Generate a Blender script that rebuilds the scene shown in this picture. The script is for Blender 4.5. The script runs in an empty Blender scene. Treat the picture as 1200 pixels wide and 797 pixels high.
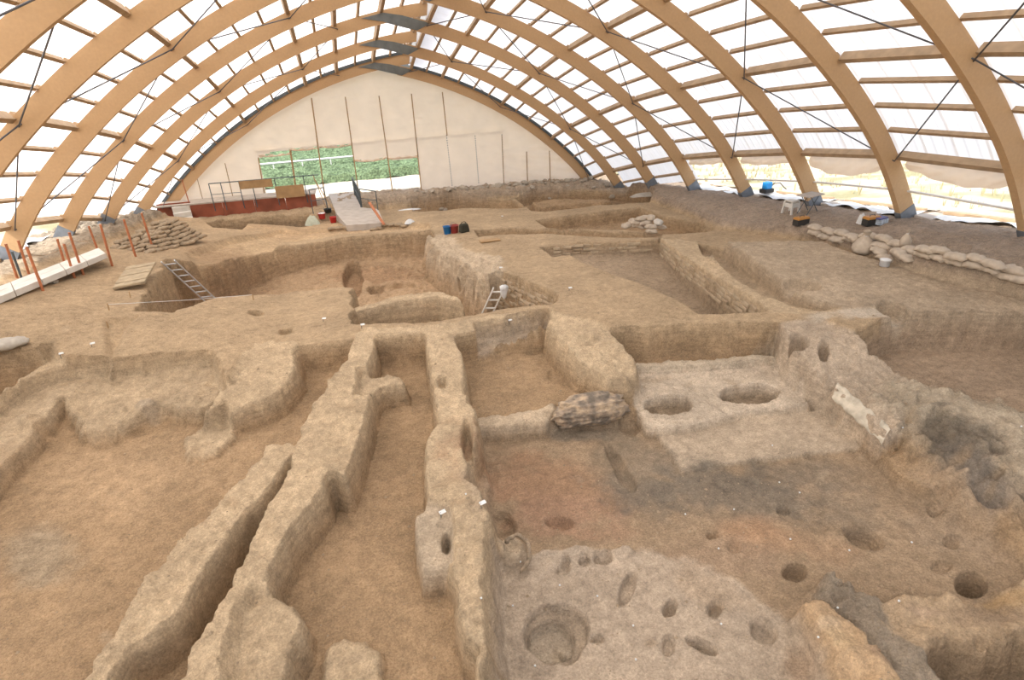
import bpy, bmesh, math, random
import numpy as np
from mathutils import Vector, Matrix

random.seed(7)
RNG = np.random.default_rng(7)
SC = bpy.context.scene
COL = SC.collection

# ------------------------------------------------------------------ camera
U = 3.7                                    # bay length of the shelter in metres
F, YAW, PITCH, ROLL = 702.9117, .2695, .446, -.0477
CX, CZ = (-.6258 - .17) * U, 5.0
def _rot(yaw, pitch, roll):
    cy, sy, cp, sp = math.cos(yaw), math.sin(yaw), math.cos(pitch), math.sin(pitch)
    fwd = np.array([sy * cp, cy * cp, -sp]); right = np.array([cy, -sy, 0]); up = np.cross(right, fwd)
    cr, sr = math.cos(roll), math.sin(roll)
    return np.array([cr * right + sr * up, -sr * right + cr * up, fwd])
CM = _rot(YAW, PITCH, ROLL)
CP = np.array([CX, 0.0, CZ])
cam_d = bpy.data.cameras.new('camera'); cam = bpy.data.objects.new('camera', cam_d); COL.objects.link(cam)
cam_d.sensor_width = 36; cam_d.lens = 36 * F / 1200; cam_d.clip_start = .1; cam_d.clip_end = 800
mw = Matrix.Identity(4)
for i in range(3):
    mw[i][0], mw[i][1], mw[i][2], mw[i][3] = CM[0][i], CM[1][i], -CM[2][i], CP[i]
cam.matrix_world = mw
SC.camera = cam

# ------------------------------------------------------------------ light and exposure
SUN_DIR = Vector((-.55, -.28, .79)).normalized()      # towards the sun
w = bpy.data.worlds.new('sky'); SC.world = w; w.use_nodes = True
nt = w.node_tree; nt.nodes.clear()
sky = nt.nodes.new('ShaderNodeTexSky'); sky.sky_type = 'NISHITA'; sky.sun_disc = False
sky.sun_elevation = math.asin(SUN_DIR.z); sky.sun_rotation = math.atan2(SUN_DIR.x, SUN_DIR.y)
sky.air_density = 1.0; sky.dust_density = 3.0; sky.ozone_density = 1.0
bg = nt.nodes.new('ShaderNodeBackground'); bg.inputs['Strength'].default_value = .42
wo = nt.nodes.new('ShaderNodeOutputWorld')
hz = nt.nodes.new('ShaderNodeHueSaturation'); hz.inputs['Saturation'].default_value = .45     # hazy summer sky
nt.links.new(sky.outputs[0], hz.inputs['Color']); nt.links.new(hz.outputs[0], bg.inputs[0]); nt.links.new(bg.outputs[0], wo.inputs[0])
sl = bpy.data.lights.new('sun', 'SUN'); sl.energy = 5.0; sl.angle = math.radians(1.0); sl.color = (1, .95, .87)
so = bpy.data.objects.new('sun', sl); COL.objects.link(so)
so.rotation_euler = SUN_DIR.to_track_quat('Z', 'Y').to_euler(); so.location = (-20, 5, 30)
SC.view_settings.view_transform = 'Standard'; SC.view_settings.look = 'None'
SC.view_settings.gamma = 1; SC.view_settings.use_curve_mapping = False
SC.view_settings.exposure = .02
SC.cycles.max_bounces = 8; SC.cycles.diffuse_bounces = 5; SC.cycles.transmission_bounces = 6
SC.cycles.transparent_max_bounces = 10

# ------------------------------------------------------------------ pixel -> world helpers (1200 x 797 frame)
def ray(u, v): return np.array([(u - 600) / F, -(v - 398.5) / F, 1.0]) @ CM
def at_z(u, v, z):
    """meet the ray of a pixel with a level (number) or a sloping surface z(x, y)"""
    d = ray(u, v)
    if not callable(z):
        return CP + d * (z - CZ) / d[2]
    p = CP + d * (-1 - CZ) / d[2]
    for _ in range(12): p = CP + d * (z(p[0], p[1]) - CZ) / d[2]
    return p
def at_y(u, v, y):
    d = ray(u, v); return CP + d * y / d[1]
def at_x(u, v, x):
    d = ray(u, v); return CP + d * (x - CX) / d[0]

# ------------------------------------------------------------------ object helpers
def tag(o, label=None, cat=None, group=None, kind=None):
    if label: o['label'] = label
    if cat: o['category'] = cat
    if group: o['group'] = group
    if kind: o['kind'] = kind
    return o
def empty(name, loc=(0, 0, 0), rz=0.0, **k):
    o = bpy.data.objects.new(name, None); COL.objects.link(o)
    o.location = loc; o.rotation_euler = (0, 0, rz); o.empty_display_size = .2
    return tag(o, **k)
class MB:
    """collects vertices and faces; build() links them as ONE mesh object"""
    def __init__(s): s.v = []; s.f = []
    def add(s, vs, fs):
        n = len(s.v); s.v += [tuple(p) for p in vs]; s.f += [tuple(i + n for i in f) for f in fs]; return s
    def box(s, c, size, rot=None, taper=1.0):
        hx, hy, hz = size[0] / 2, size[1] / 2, size[2] / 2
        vs = []
        for z in (-1, 1):
            t = taper if z > 0 else 1
            for x, y in ((-1, -1), (1, -1), (1, 1), (-1, 1)): vs.append(Vector((x * hx * t, y * hy * t, z * hz)))
        if rot is not None: vs = [rot @ p for p in vs]
        vs = [p + Vector(c) for p in vs]
        return s.add(vs, [(3, 2, 1, 0), (4, 5, 6, 7), (0, 1, 5, 4), (1, 2, 6, 5), (2, 3, 7, 6), (3, 0, 4, 7)])
    def beam(s, a, b, wd, ht, up=(0, 0, 1)):
        """box from a to b; wd across, ht along up"""
        a, b, up = Vector(a), Vector(b), Vector(up)
        d = (b - a).normalized(); r = d.cross(up).normalized(); q = r.cross(d)
        vs = [p + r * (x * wd / 2) + q * (y * ht / 2) for p in (a, b) for x, y in ((-1, -1), (1, -1), (1, 1), (-1, 1))]
        return s.add(vs, [(3, 2, 1, 0), (4, 5, 6, 7), (0, 1, 5, 4), (1, 2, 6, 5), (2, 3, 7, 6), (3, 0, 4, 7)])
    def tube(s, pts, r, n=8, cap=True):
        pts = [Vector(p) for p in pts]; rs = r if isinstance(r, (list, tuple)) else [r] * len(pts)
        vs = []; fs = []
        for i, p in enumerate(pts):
            d = (pts[min(i + 1, len(pts) - 1)] - pts[max(i - 1, 0)]).normalized()
            a = d.orthogonal().normalized() if i == 0 else (pa - d * pa.dot(d)).normalized()
            pa = a; b = d.cross(a)
            for k in range(n):
                t = 2 * math.pi * k / n; vs.append(p + (a * math.cos(t) + b * math.sin(t)) * rs[i])
        for i in range(len(pts) - 1):
            for k in range(n): fs.append((i * n + k, i * n + (k + 1) % n, (i + 1) * n + (k + 1) % n, (i + 1) * n + k))
        if cap: fs.append(tuple(reversed(range(n)))); fs.append(tuple((len(pts) - 1) * n + k for k in range(n)))
        return s.add(vs, fs)
    def lathe(s, prof, n=20, c=(0, 0, 0)):
        vs = []; fs = []
        for r, z in prof:
            for k in range(n):
                t = 2 * math.pi * k / n; vs.append((c[0] + r * math.cos(t), c[1] + r * math.sin(t), c[2] + z))
        for i in range(len(prof) - 1):
            for k in range(n): fs.append((i * n + k, i * n + (k + 1) % n, (i + 1) * n + (k + 1) % n, (i + 1) * n + k))
        return s.add(vs, fs)
    def prism(s, poly, z0, z1):
        n = len(poly)
        vs = [(x, y, z0) for x, y in poly] + [(x, y, z1) for x, y in poly]
        return s.add(vs, [tuple(reversed(range(n))), tuple(range(n, 2 * n))] + [(i, (i + 1) % n, n + (i + 1) % n, n + i) for i in range(n)])
    def mesh(s, name, mat, smooth=False, bevel=0.0):
        me = bpy.data.meshes.new(name); me.from_pydata(s.v, [], s.f); me.update()
        if bevel > 0:
            bm = bmesh.new(); bm.from_mesh(me)
            bmesh.ops.bevel(bm, geom=list(bm.edges), offset=bevel, segments=1, affect='EDGES', clamp_overlap=True)
            bm.to_mesh(me); bm.free()
        if mat: me.materials.append(mat)
        if smooth: me.polygons.foreach_set('use_smooth', [True] * len(me.polygons))
        return me
    def build(s, name, mat, parent=None, smooth=False, bevel=0.0, loc=None, **k):
        o = bpy.data.objects.new(name, s.mesh(name, mat, smooth, bevel)); COL.objects.link(o)
        if parent: o.parent = parent
        if loc is not None: o.location = loc
        return tag(o, **k)
def inst(me, name, parent=None, mtx=None, **k):
    o = bpy.data.objects.new(name, me); COL.objects.link(o)
    if parent: o.parent = parent
    if mtx is not None: o.matrix_local = mtx
    return tag(o, **k)
def copy_tree(o, parent=None):
    c = o.copy(); COL.objects.link(c)
    if parent: c.parent = parent
    for ch in list(o.children): copy_tree(ch, c)
    return c

# ------------------------------------------------------------------ materials
def mat(name, col, rough=.8, metal=0.0, noise=0.0, nscale=5.0, bump=0.0, bscale=20.0, spec=.3):
    col = tuple(c * .78 for c in col)
    m = bpy.data.materials.new(name); m.use_nodes = True; t = m.node_tree; b = t.nodes['Principled BSDF']
    b.inputs['Roughness'].default_value = rough; b.inputs['Metallic'].default_value = metal
    b.inputs['Specular IOR Level'].default_value = spec
    b.inputs['Base Color'].default_value = (*col, 1)
    if noise or bump:
        tc = t.nodes.new('ShaderNodeTexCoord')
    if noise:
        n = t.nodes.new('ShaderNodeTexNoise'); n.inputs['Scale'].default_value = nscale; n.inputs['Detail'].default_value = 5
        r = t.nodes.new('ShaderNodeMapRange'); r.inputs[1].default_value = .3; r.inputs[2].default_value = .7
        r.inputs[3].default_value = 1 - noise; r.inputs[4].default_value = 1 + noise
        x = t.nodes.new('ShaderNodeVectorMath'); x.operation = 'SCALE'; x.inputs[0].default_value = col
        t.links.new(tc.outputs['Object'], n.inputs[0]); t.links.new(n.outputs[0], r.inputs[0])
        t.links.new(r.outputs[0], x.inputs['Scale']); t.links.new(x.outputs[0], b.inputs['Base Color'])
    if bump:
        n2 = t.nodes.new('ShaderNodeTexNoise'); n2.inputs['Scale'].default_value = bscale; n2.inputs['Detail'].default_value = 6
        bp = t.nodes.new('ShaderNodeBump'); bp.inputs['Strength'].default_value = 1; bp.inputs['Distance'].default_value = bump
        t.links.new(tc.outputs['Object'], n2.inputs[0]); t.links.new(n2.outputs[0], bp.inputs['Height']); t.links.new(bp.outputs[0], b.inputs['Normal'])
    return m

def earth_material(name):
    """dry excavated earth: the tint comes from the vertex colours (soil kinds), grain and relief from noise"""
    m = bpy.data.materials.new(name); m.use_nodes = True; t = m.node_tree; L = t.links.new
    b = t.nodes['Principled BSDF']; b.inputs['Roughness'].default_value = .95; b.inputs['Specular IOR Level'].default_value = .12
    tc = t.nodes.new('ShaderNodeTexCoord'); at = t.nodes.new('ShaderNodeAttribute'); at.attribute_name = 'Col'
    def noise(sc, det=6, rough=.6, vec=None):
        n = t.nodes.new('ShaderNodeTexNoise'); n.inputs['Scale'].default_value = sc; n.inputs['Detail'].default_value = det
        n.inputs['Roughness'].default_value = rough; L(vec or tc.outputs['Object'], n.inputs['Vector']); return n.outputs[0]
    def rng(v, a, b_, c, d):
        r = t.nodes.new('ShaderNodeMapRange'); L(v, r.inputs[0])
        for i, x in enumerate((a, b_, c, d)): r.inputs[i + 1].default_value = x
        return r.outputs[0]
    def mul(a, b_):
        x = t.nodes.new('ShaderNodeMath'); x.operation = 'MULTIPLY'; L(a, x.inputs[0])
        if hasattr(b_, 'links') or hasattr(b_, 'node'): L(b_, x.inputs[1])
        else: x.inputs[1].default_value = b_
        return x.outputs[0]
    def add(a, b_):
        x = t.nodes.new('ShaderNodeMath'); x.operation = 'ADD'; L(a, x.inputs[0]); L(b_, x.inputs[1]); return x.outputs[0]
    geo = t.nodes.new('ShaderNodeNewGeometry'); sep = t.nodes.new('ShaderNodeSeparateXYZ'); L(geo.outputs['True Normal'], sep.inputs[0])
    steep = rng(sep.outputs[2], .45, .85, 1, 0)
    mp = t.nodes.new('ShaderNodeMapping'); mp.inputs['Scale'].default_value = (1.2, 1.2, 16); L(tc.outputs['Object'], mp.inputs[0])
    strata = noise(1.0, 5, .65, mp.outputs[0])
    big = rng(noise(.9, 5), .3, .7, .84, 1.14); mid = rng(noise(6, 9, .75), .32, .68, .72, 1.26); fine = rng(noise(34, 8, .9), .34, .66, .55, 1.42)
    st = t.nodes.new('ShaderNodeMix'); st.data_type = 'FLOAT'; st.inputs[2].default_value = 1.0
    L(steep, st.inputs[0]); L(rng(strata, .35, .65, .84, 1.07), st.inputs[3])
    tot = mul(mul(mul(mul(big, mid), fine), st.outputs[0]), .84)
    sc = t.nodes.new('ShaderNodeVectorMath'); sc.operation = 'SCALE'; L(at.outputs['Color'], sc.inputs[0]); L(tot, sc.inputs['Scale'])
    L(sc.outputs[0], b.inputs['Base Color'])
    h = add(add(mul(noise(4, 8, .68), .07), mul(noise(19, 8, .75), .036)), mul(mul(strata, steep), .028))
    h = add(h, mul(noise(90, 4, .75), .008))
    bp = t.nodes.new('ShaderNodeBump'); bp.inputs['Strength'].default_value = .9; bp.inputs['Distance'].default_value = 1.0
    L(h, bp.inputs['Height']); L(bp.outputs[0], b.inputs['Normal'])
    return m
EARTH = earth_material('excavated_earth')

# ------------------------------------------------------------------ numpy noise
_perm = RNG.random((256, 256))
def vnoise(x, y, seed=0):
    x = x + seed * 17.31; y = y + seed * 9.73
    xi = np.floor(x).astype(int); yi = np.floor(y).astype(int); fx = x - xi; fy = y - yi
    fx = fx * fx * (3 - 2 * fx); fy = fy * fy * (3 - 2 * fy)
    a = _perm[xi & 255, yi & 255]; b = _perm[(xi + 1) & 255, yi & 255]; c = _perm[xi & 255, (yi + 1) & 255]; d = _perm[(xi + 1) & 255, (yi + 1) & 255]
    return (a + (b - a) * fx) * (1 - fy) + (c + (d - c) * fx) * fy - .5
def fbm(x, y, sc, oct=3, seed=0):
    s = 0; a = 1; t = 0
    for o in range(oct):
        s = s + a * vnoise(x * sc, y * sc, seed + o * 3); t += a; a *= .5; sc *= 2.07
    return s / t * 2
def sstep(a, b, x):
    t = np.clip((x - a) / (b - a), 0, 1); return t * t * (3 - 2 * t)

# ------------------------------------------------------------------ the excavated ground as height field
NX, NY = 900, 860
_t = np.linspace(0, 1, NY); GY = 0.6 + 35.6 * (_t * .42 + .58 * _t ** 2.0)
XL = np.where(GY < 9, -14.2 + (9 - GY) * .45, -14.2); XR = np.where(GY < 10, 15.0 - (10 - GY) * .85, 15.0)
_s = np.linspace(0, 1, NX)
X = XL[:, None] + (XR - XL)[:, None] * _s[None, :]; Y = np.repeat(GY[:, None], NX, 1)
def base_level(x, y):
    x = np.asarray(x, float); y = np.asarray(y, float)
    e = -.35 - .095 * np.maximum(0, y - 11)
    return e + np.clip(-5 - x, 0, 7) * .17 * sstep(10, 16, y)
def sstep(a, b, x):
    t = np.clip((x - a) / (b - a), 0, 1); return t * t * (3 - 2 * t)
def right_level(x, y): return 1.48 - .107 * np.asarray(y, float) - .28 * sstep(12.6, 10.4, np.asarray(x, float))
def left_level(x, y): return 1.58 - .075 * np.asarray(y, float)
def plateau_level(x, y): return np.minimum(-.3, 1.13 - .107 * np.asarray(y, float))
E = base_level
H = base_level(X, Y)
ID = np.zeros(X.shape, np.int32)
SAND = np.array((.47, .34, .208)); TOPC = np.array((.56, .42, .268)); FLOORC = np.array((.42, .285, .165))
C = np.tile(SAND, X.shape + (1,))
NE1 = fbm(X, Y, 2.6, 4, 1); NE2 = fbm(X + .21 * Y, Y - .17 * X, 5.3, 4, 5)
THINGS = [None]          # id -> (name, label, category)
CULL = 0
def lookup(x, y):
    r = np.clip(np.interp(y, GY, np.arange(NY)), 0, NY - 1); i = int(round(float(r)))
    c = int(round((x - XL[i]) / (XR[i] - XL[i]) * (NX - 1)))
    return i, min(max(c, 0), NX - 1)
def hit(u, v):
    """where the view ray of a pixel meets the ground"""
    d = ray(u, v); d = d / np.linalg.norm(d); t = 2.0
    while t < 60:
        p = CP + d * t
        if GY[0] < p[1] < GY[-1] and p[2] < H[lookup(p[0], p[1])]: return p
        t += .02
    return p
def poly_world(px, z): return np.array([at_z(u, v, z)[:2] for u, v in px])
def sdf(P, m):
    """signed distance to a polygon, positive inside; evaluated on its box plus margin"""
    x0, y0 = P.min(0) - m; x1, y1 = P.max(0) + m
    i0, i1 = np.searchsorted(GY, y0), np.searchsorted(GY, y1)
    sl = (slice(i0, max(i1, i0 + 1)), slice(None)); x = X[sl]; y = Y[sl]
    msk = (x >= x0) & (x <= x1); xs = x[msk]; ys = y[msk]
    best = np.full(xs.shape, 1e9); inside = np.zeros(xs.shape, bool)
    for a, b in zip(P, np.roll(P, -1, 0)):
        ex, ey = b - a; wx = xs - a[0]; wy = ys - a[1]
        tt = np.clip((wx * ex + wy * ey) / (ex * ex + ey * ey + 1e-12), 0, 1)
        best = np.minimum(best, (wx - ex * tt) ** 2 + (wy - ey * tt) ** 2)
        c = (a[1] <= ys) != (b[1] <= ys)
        with np.errstate(divide='ignore', invalid='ignore'):
            inside ^= c & (xs < a[0] + (ys - a[1]) / (ey if ey else 1e-12) * ex)
    return sl, msk, np.where(inside, 1, -1) * np.sqrt(best)
def flat(px, z, at=None, w=.13, rough=.06, lump=.03, color=None, name=None, label=None, cat=None, world=False, tint=1.0, up=None):
    """raise or sink the ground inside an outline seen in the photograph (outline lies at level `at`)"""
    P = np.array(px, float) if world else poly_world(px, z if at is None else at)
    raising = (at is None) if up is None else up
    sl, msk, s = sdf(P, w + .4)
    n = NE1[sl][msk] * rough + NE2[sl][msk] * rough * .6
    q = (s + n) / w + (1 if raising else 0)
    q = np.clip(q, 0, 1); k = q * q * (3 - 2 * q); k = k * .6 + q * .4
    x, y = X[sl][msk], Y[sl][msk]
    zz = z(x, y) if callable(z) else z
    hh = H[sl]; h = hh[msk]
    tgt = zz + (NE1[sl][msk] * lump + NE2[sl][msk] * lump * .9)
    hh[msk] = h + (tgt - h) * k
    if color is not None:
        cc = C[sl]; kk = (sstep(.15, .7, q) * tint)[:, None]; cc[msk] = cc[msk] * (1 - kk) + np.array(color) * kk
    if name:
        THINGS.append((name, label, cat)); idd = ID[sl]; tmp = idd[msk]; tmp[k > .04] = len(THINGS) - 1; idd[msk] = tmp
    elif not raising:
        idd = ID[sl]; tmp = idd[msk]; tmp[k > .3] = 0; idd[msk] = tmp
def _ell(u, v, ru, rv, ang, z):
    c = at_z(u, v, z)[:2]; ca, sa = math.cos(math.radians(ang)), math.sin(math.radians(ang))
    a = at_z(u + ru * ca, v + ru * sa, z)[:2] - c; b = at_z(u - rv * sa, v + rv * ca, z)[:2] - c
    Mi = np.linalg.inv(np.stack([a, b], 1)); m = max(np.hypot(*a), np.hypot(*b)) * 1.8
    i0, i1 = np.searchsorted(GY, c[1] - m), np.searchsorted(GY, c[1] + m)
    sl = (slice(i0, i1), slice(None)); x = X[sl] - c[0]; y = Y[sl] - c[1]
    msk = (abs(x) < m) & (abs(y) < m); d = np.stack([x[msk], y[msk]]); r = Mi @ d
    return sl, msk, r
def bowl(u, v, ru, rv, depth, ang=0, z=None, edge=.3, rough=.2, color=None):
    if z is None: z = hit(u, v + rv * .5)[2]
    sl, msk, r = _ell(u, v, ru, rv, ang, z)
    q = np.hypot(*r) + NE1[sl][msk] * rough + NE2[sl][msk] * rough * .4
    k = 1 - sstep(1 - edge, 1.0 + edge * .2, q)
    hh = H[sl]; hh[msk] -= depth * k
    if color is not None:
        cc = C[sl]; kk = k[:, None]; cc[msk] = cc[msk] * (1 - kk) + np.array(color) * kk
def paint(u, v, ru, rv, color, k0=1.0, ang=0, z=None, soft=.6, rough=.5):
    if z is None: z = hit(u, v)[2]
    sl, msk, r = _ell(u, v, ru, rv, ang, z)
    q = np.hypot(*r) + NE1[sl][msk] * rough + NE2[sl][msk] * rough * .5
    k = (1 - sstep(1 - soft, 1.15, q))[:, None] * k0
    cc = C[sl]; cc[msk] = cc[msk] * (1 - k) + np.array(color) * k

# ---- surrounding surface: gentle relief
H += fbm(X, Y, .35, 3, 11) * .10 + NE1 * .02
# right-hand apron, left-hand bank, rim at the gable
flat([(1500, 420), (1300, 372), (1190, 332), (1100, 305), (1040, 290), (955, 266), (900, 262), (850, 258), (815, 243), (772, 228), (758, 219), (740, 214), (1100, 214), (1500, 270)],
     right_level, w=.35, rough=.12, lump=.05, color=(.40, .31, .23))
flat([(-14.5, 12), (-14.5, 30.5), (-11.6, 30.5), (-11.6, 26), (-12.7, 16.8), (-13.2, 12)], left_level, w=.6, rough=.15, lump=.06, color=(.42, .34, .25), world=True, up=True)
flat([(-15, 34.3), (-15, 37), (16, 37), (16, 31.5), (12.6, 31.0), (11, 33.4), (6, 33.8), (1.5, 34.2), (-3, 34.4)], lambda x, y: -1.95 - .03 * x, w=.5, rough=.25, lump=.12, color=(.46, .36, .26), world=True, up=True)
flat([(-15, 27), (-15, 37), (-11.8, 37), (-11.4, 31), (-11.8, 27)], lambda x, y: -.62 - .09 * (y - 27), w=.6, rough=.25, lump=.2, color=(.38, .31, .23), world=True, up=True)
# right plateau beside the sandbags
flat([(830, 284), (890, 283), (950, 282), (1005, 298), (1060, 315), (1120, 333), (1200, 350), (1350, 378), (1350, 372), (1200, 367), (1065, 367), (1040, 371), (1010, 372), (985, 359), (940, 346), (900, 333), (865, 313), (835, 295)],
     plateau_level, w=.16, rough=.07, lump=.03, color=(.50, .385, .265), up=True)
# trenches at the far end
flat([(482, 241), (524, 235), (601, 232.5), (616, 240), (614, 243.5), (583, 244.6), (535, 244.5), (498, 247), (483, 247)], lambda x, y: E(x, y) - .55, at=E, color=FLOORC)
flat([(603, 231), (625, 227), (660, 224), (735, 223), (757, 225), (768, 231), (760, 238), (700, 241), (640, 248), (622, 247), (612, 238)], lambda x, y: E(x, y) - .6, at=E, color=FLOORC)
flat([(624, 237), (650, 233.5), (708, 233.5), (716, 236), (660, 239.5), (632, 243)], lambda x, y: E(x, y) - .12, w=.25, name='earth_baulk', label='low pale earth baulk between the two farthest trenches on the right', cat='baulk')
flat([(626, 257), (685, 250), (750, 243), (776, 252), (823, 260), (838, 269), (825, 272), (780, 273), (730, 267.5), (663, 268.5), (643, 267.5)], lambda x, y: E(x, y) - .6, at=E, color=FLOORC)
flat([(556, 271), (600, 266), (640, 268), (700, 269), (778, 271), (775, 277), (720, 277), (678, 276), (640, 274), (600, 275), (560, 279)], lambda x, y: E(x, y) - .38, at=E, w=.1, color=FLOORC)
flat([(120, 268), (200, 266), (240, 262), (313, 256), (372, 251), (392, 246), (390, 214), (150, 222)], -1.97, w=.3, rough=.1, lump=.05, up=True)
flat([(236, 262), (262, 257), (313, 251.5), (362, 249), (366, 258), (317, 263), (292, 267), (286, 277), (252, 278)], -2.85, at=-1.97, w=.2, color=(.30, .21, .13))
# terraces behind the deep pit
flat([(215, 296), (262, 280), (330, 268), (440, 262), (505, 262), (508, 270), (460, 272), (400, 275), (330, 284), (325, 291), (280, 299), (225, 310)], lambda x, y: E(x, y) - .22, at=E, w=.3, color=(.56, .40, .24))
# deep pit with the ladders
PIT = [(160, 369), (178, 335), (195, 307), (225, 309), (270, 304), (278, 298), (325, 291), (400, 281), (460, 276), (507, 273), (520, 283), (545, 300), (572, 306), (590, 322), (648, 346), (656, 358), (645, 364), (587, 369), (527, 379), (500, 383), (425, 386), (415, 386), (411, 341), (345, 345), (300, 351), (262, 353), (205, 372)]
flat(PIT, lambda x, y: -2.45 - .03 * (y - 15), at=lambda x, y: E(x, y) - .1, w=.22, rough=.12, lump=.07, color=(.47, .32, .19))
# room with the brick walls behind the central plateau
flat([(633, 290), (678, 284), (720, 283), (771, 280), (774, 278), (800, 298), (847, 328), (897, 360), (905, 366), (860, 369), (818, 369), (800, 357), (773, 345), (750, 331), (720, 320), (680, 306), (668, 299), (648, 301)],
     -1.52, at=E, w=.12, lump=.02, color=(.40, .295, .195))
flat([(815, 284), (850, 292), (897, 322), (940, 346), (985, 362), (960, 368), (930, 360), (890, 345), (850, 318), (822, 298)], lambda x, y: E(x, y) - .3, at=E, w=.12, color=(.46, .34, .22))
flat([(775, 279), (815, 283), (820, 297), (848, 318), (888, 345), (930, 361), (955, 368), (905, 366), (897, 360), (847, 328), (800, 298)], lambda x, y: E(x, y) + .02, w=.1, rough=.05, lump=.03, color=TOPC, name='mudbrick_wall', label='long diagonal mudbrick wall with exposed brick courses along the right of the sunken middle room', cat='wall')
# far right trench
flat([(1000, 392), (1012, 386), (1040, 373), (1065, 368.5), (1200, 367.5), (1400, 368), (1420, 520), (1200, 489), (1180, 480), (1140, 468), (1110, 460), (1078, 468), (1064, 452), (1048, 428), (1020, 412)], -1.15, at=-.36, w=.13, lump=.02, color=(.44, .32, .215))
# the large dig in the foreground
flat([(-320, 470), (0, 426), (60, 419), (74, 431), (133, 431), (134, 443), (150, 440), (248, 421), (256, 430), (247, 446), (267, 458), (278, 443), (300, 411), (340, 403), (415, 393), (437, 391), (497, 388), (527, 387), (533, 391), (587, 378), (643, 372), (648, 372), (708, 386), (760, 384), (800, 379), (917, 379), (962, 378), (1000, 392), (1020, 412), (1048, 428), (1064, 452), (1078, 468), (1110, 462), (1140, 470), (1200, 490), (1420, 530), (1700, 1100), (-700, 1100)],
     -1.08, at=-.35, w=.14, rough=.07, lump=.02, color=FLOORC)
# floors of the dig
flat([(560, 498), (640, 493), (740, 480), (905, 430), (1000, 480), (1060, 560), (1300, 700), (1300, 1000), (600, 1000), (595, 700), (572, 600)], -1.32, at=-1.08, w=.12, rough=.1, lump=.02, color=(.38, .27, .17))
flat([(742, 445), (905, 424), (912, 434), (953, 470), (985, 500), (1030, 520), (920, 533), (800, 549), (780, 520), (765, 500)], -1.24, w=.06, rough=.04, lump=.01, color=(.52, .405, .285), up=True)
flat([(738, 440), (905, 424), (912, 434), (948, 472), (870, 482), (800, 500), (762, 500), (745, 475)], -1.1, w=.07, rough=.05, lump=.012, color=(.62, .50, .37), name='plaster_platform', label='pale plastered floor platform holding two broken oval basins', cat='platform')
flat([(1080, 756), (1200, 745), (1500, 720), (1500, 1000), (1130, 1000)], -1.75, at=-1.32, w=.12, lump=.02, color=(.34, .245, .155))

# ---- standing mud-brick walls, each an object of its own
flat([(416, 361), (470, 346), (514, 341), (536, 348), (542, 354), (512, 347), (470, 353), (418, 365)], -.85, w=.14, rough=.03, lump=.03, color=TOPC, name='earth_wall', label='thick grey-brown standing wall block at the near side of the deep pit', cat='wall')
flat([(503, 276), (520, 279), (545, 297), (575, 303), (580, 318), (570, 322), (548, 309), (528, 300), (512, 292)], lambda x, y: E(x, y) - .05, w=.45, rough=.2, lump=.08, color=(.58, .45, .31), name='collapsed_wall', label='ragged yellowish collapsed wall at the right end of the deep pit', cat='wall')
flat([(425, 384), (500, 382), (527, 378), (587, 368), (643, 363), (650, 371), (587, 377), (533, 391), (497, 387), (437, 391)], -.36, w=.1, rough=.04, lump=.04, color=TOPC, name='mudbrick_wall', label='narrow mudbrick wall below the white stepladder, closing the two small rooms', cat='wall')
flat([(643, 367), (708, 385), (739, 416), (747, 436), (735, 443), (712, 442), (680, 423), (655, 396), (646, 384)], lambda x, y: -.36 - .2 * sstep(10.4, 8.8, y), w=.16, rough=.08, lump=.05, color=TOPC, name='mudbrick_wall', label='broad mudbrick wall stub pointing from the central plateau to the blackened rock', cat='wall')
flat([(917, 379), (960, 378), (1000, 392), (1020, 412), (1046, 428), (1063, 452), (1075, 468), (1058, 480), (1052, 498), (1040, 510), (1008, 480), (975, 450), (955, 434), (932, 410)], lambda x, y: -.36 - .42 * sstep(8.4, 7.0, y) + .05 * fbm(x, y, 2, 2, 4), w=.13, rough=.08, lump=.07, color=(.55, .43, .31), name='mudbrick_wall', label='eroded mudbrick wall with niches right of the plaster platform', cat='wall')
flat([(1092, 462), (1112, 460), (1140, 468), (1200, 487), (1400, 530), (1500, 640), (1200, 530), (1140, 492)], lambda x, y: -.55 + .06 * fbm(x, y, 1.5, 2, 8), w=1.3, rough=.35, lump=.08, color=(.47, .38, .27), name='ash_bank', label='sloping bank streaked with dark ash at the right edge', cat='bank')
flat([(420, 388), (438, 391), (437, 412), (428, 440), (436, 452), (430, 480), (412, 535), (404, 556), (385, 550), (376, 572), (338, 618), (316, 664), (313, 694), (295, 711), (279, 764), (262, 840), (190, 840), (207, 797), (243, 738), (267, 694), (287, 648), (313, 594), (333, 567), (348, 527), (355, 497), (375, 463), (400, 432), (412, 408)],
     lambda x, y: -.42 + .06 * fbm(x, y, 1.3, 2, 9), w=.07, rough=.05, lump=.045, color=TOPC, name='mudbrick_wall', label='long mudbrick wall running from bottom left to the small rooms, left of the corridor', cat='wall')
flat([(310, 523), (340, 517), (345, 527), (317, 567), (287, 598), (255, 641), (229, 681), (207, 718), (177, 740), (149, 758), (128, 792), (116, 840), (80, 840), (113, 774), (133, 744), (150, 704), (197, 648), (243, 605), (280, 567), (306, 537)],
     lambda x, y: -.5 + .05 * fbm(x, y, 1.3, 2, 19), w=.07, rough=.05, lump=.05, color=TOPC, name='mudbrick_wall', label='long mudbrick wall nearest the left basin, parallel to its neighbour across a narrow gap', cat='wall')
flat([(298, 702), (318, 700), (343, 712), (350, 724), (340, 760), (318, 840), (262, 840), (280, 765)], -.62, w=.12, rough=.07, lump=.04, color=TOPC, name='mudbrick_block', label='low squarish mudbrick block against the long wall at the bottom edge', cat='block')
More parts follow.
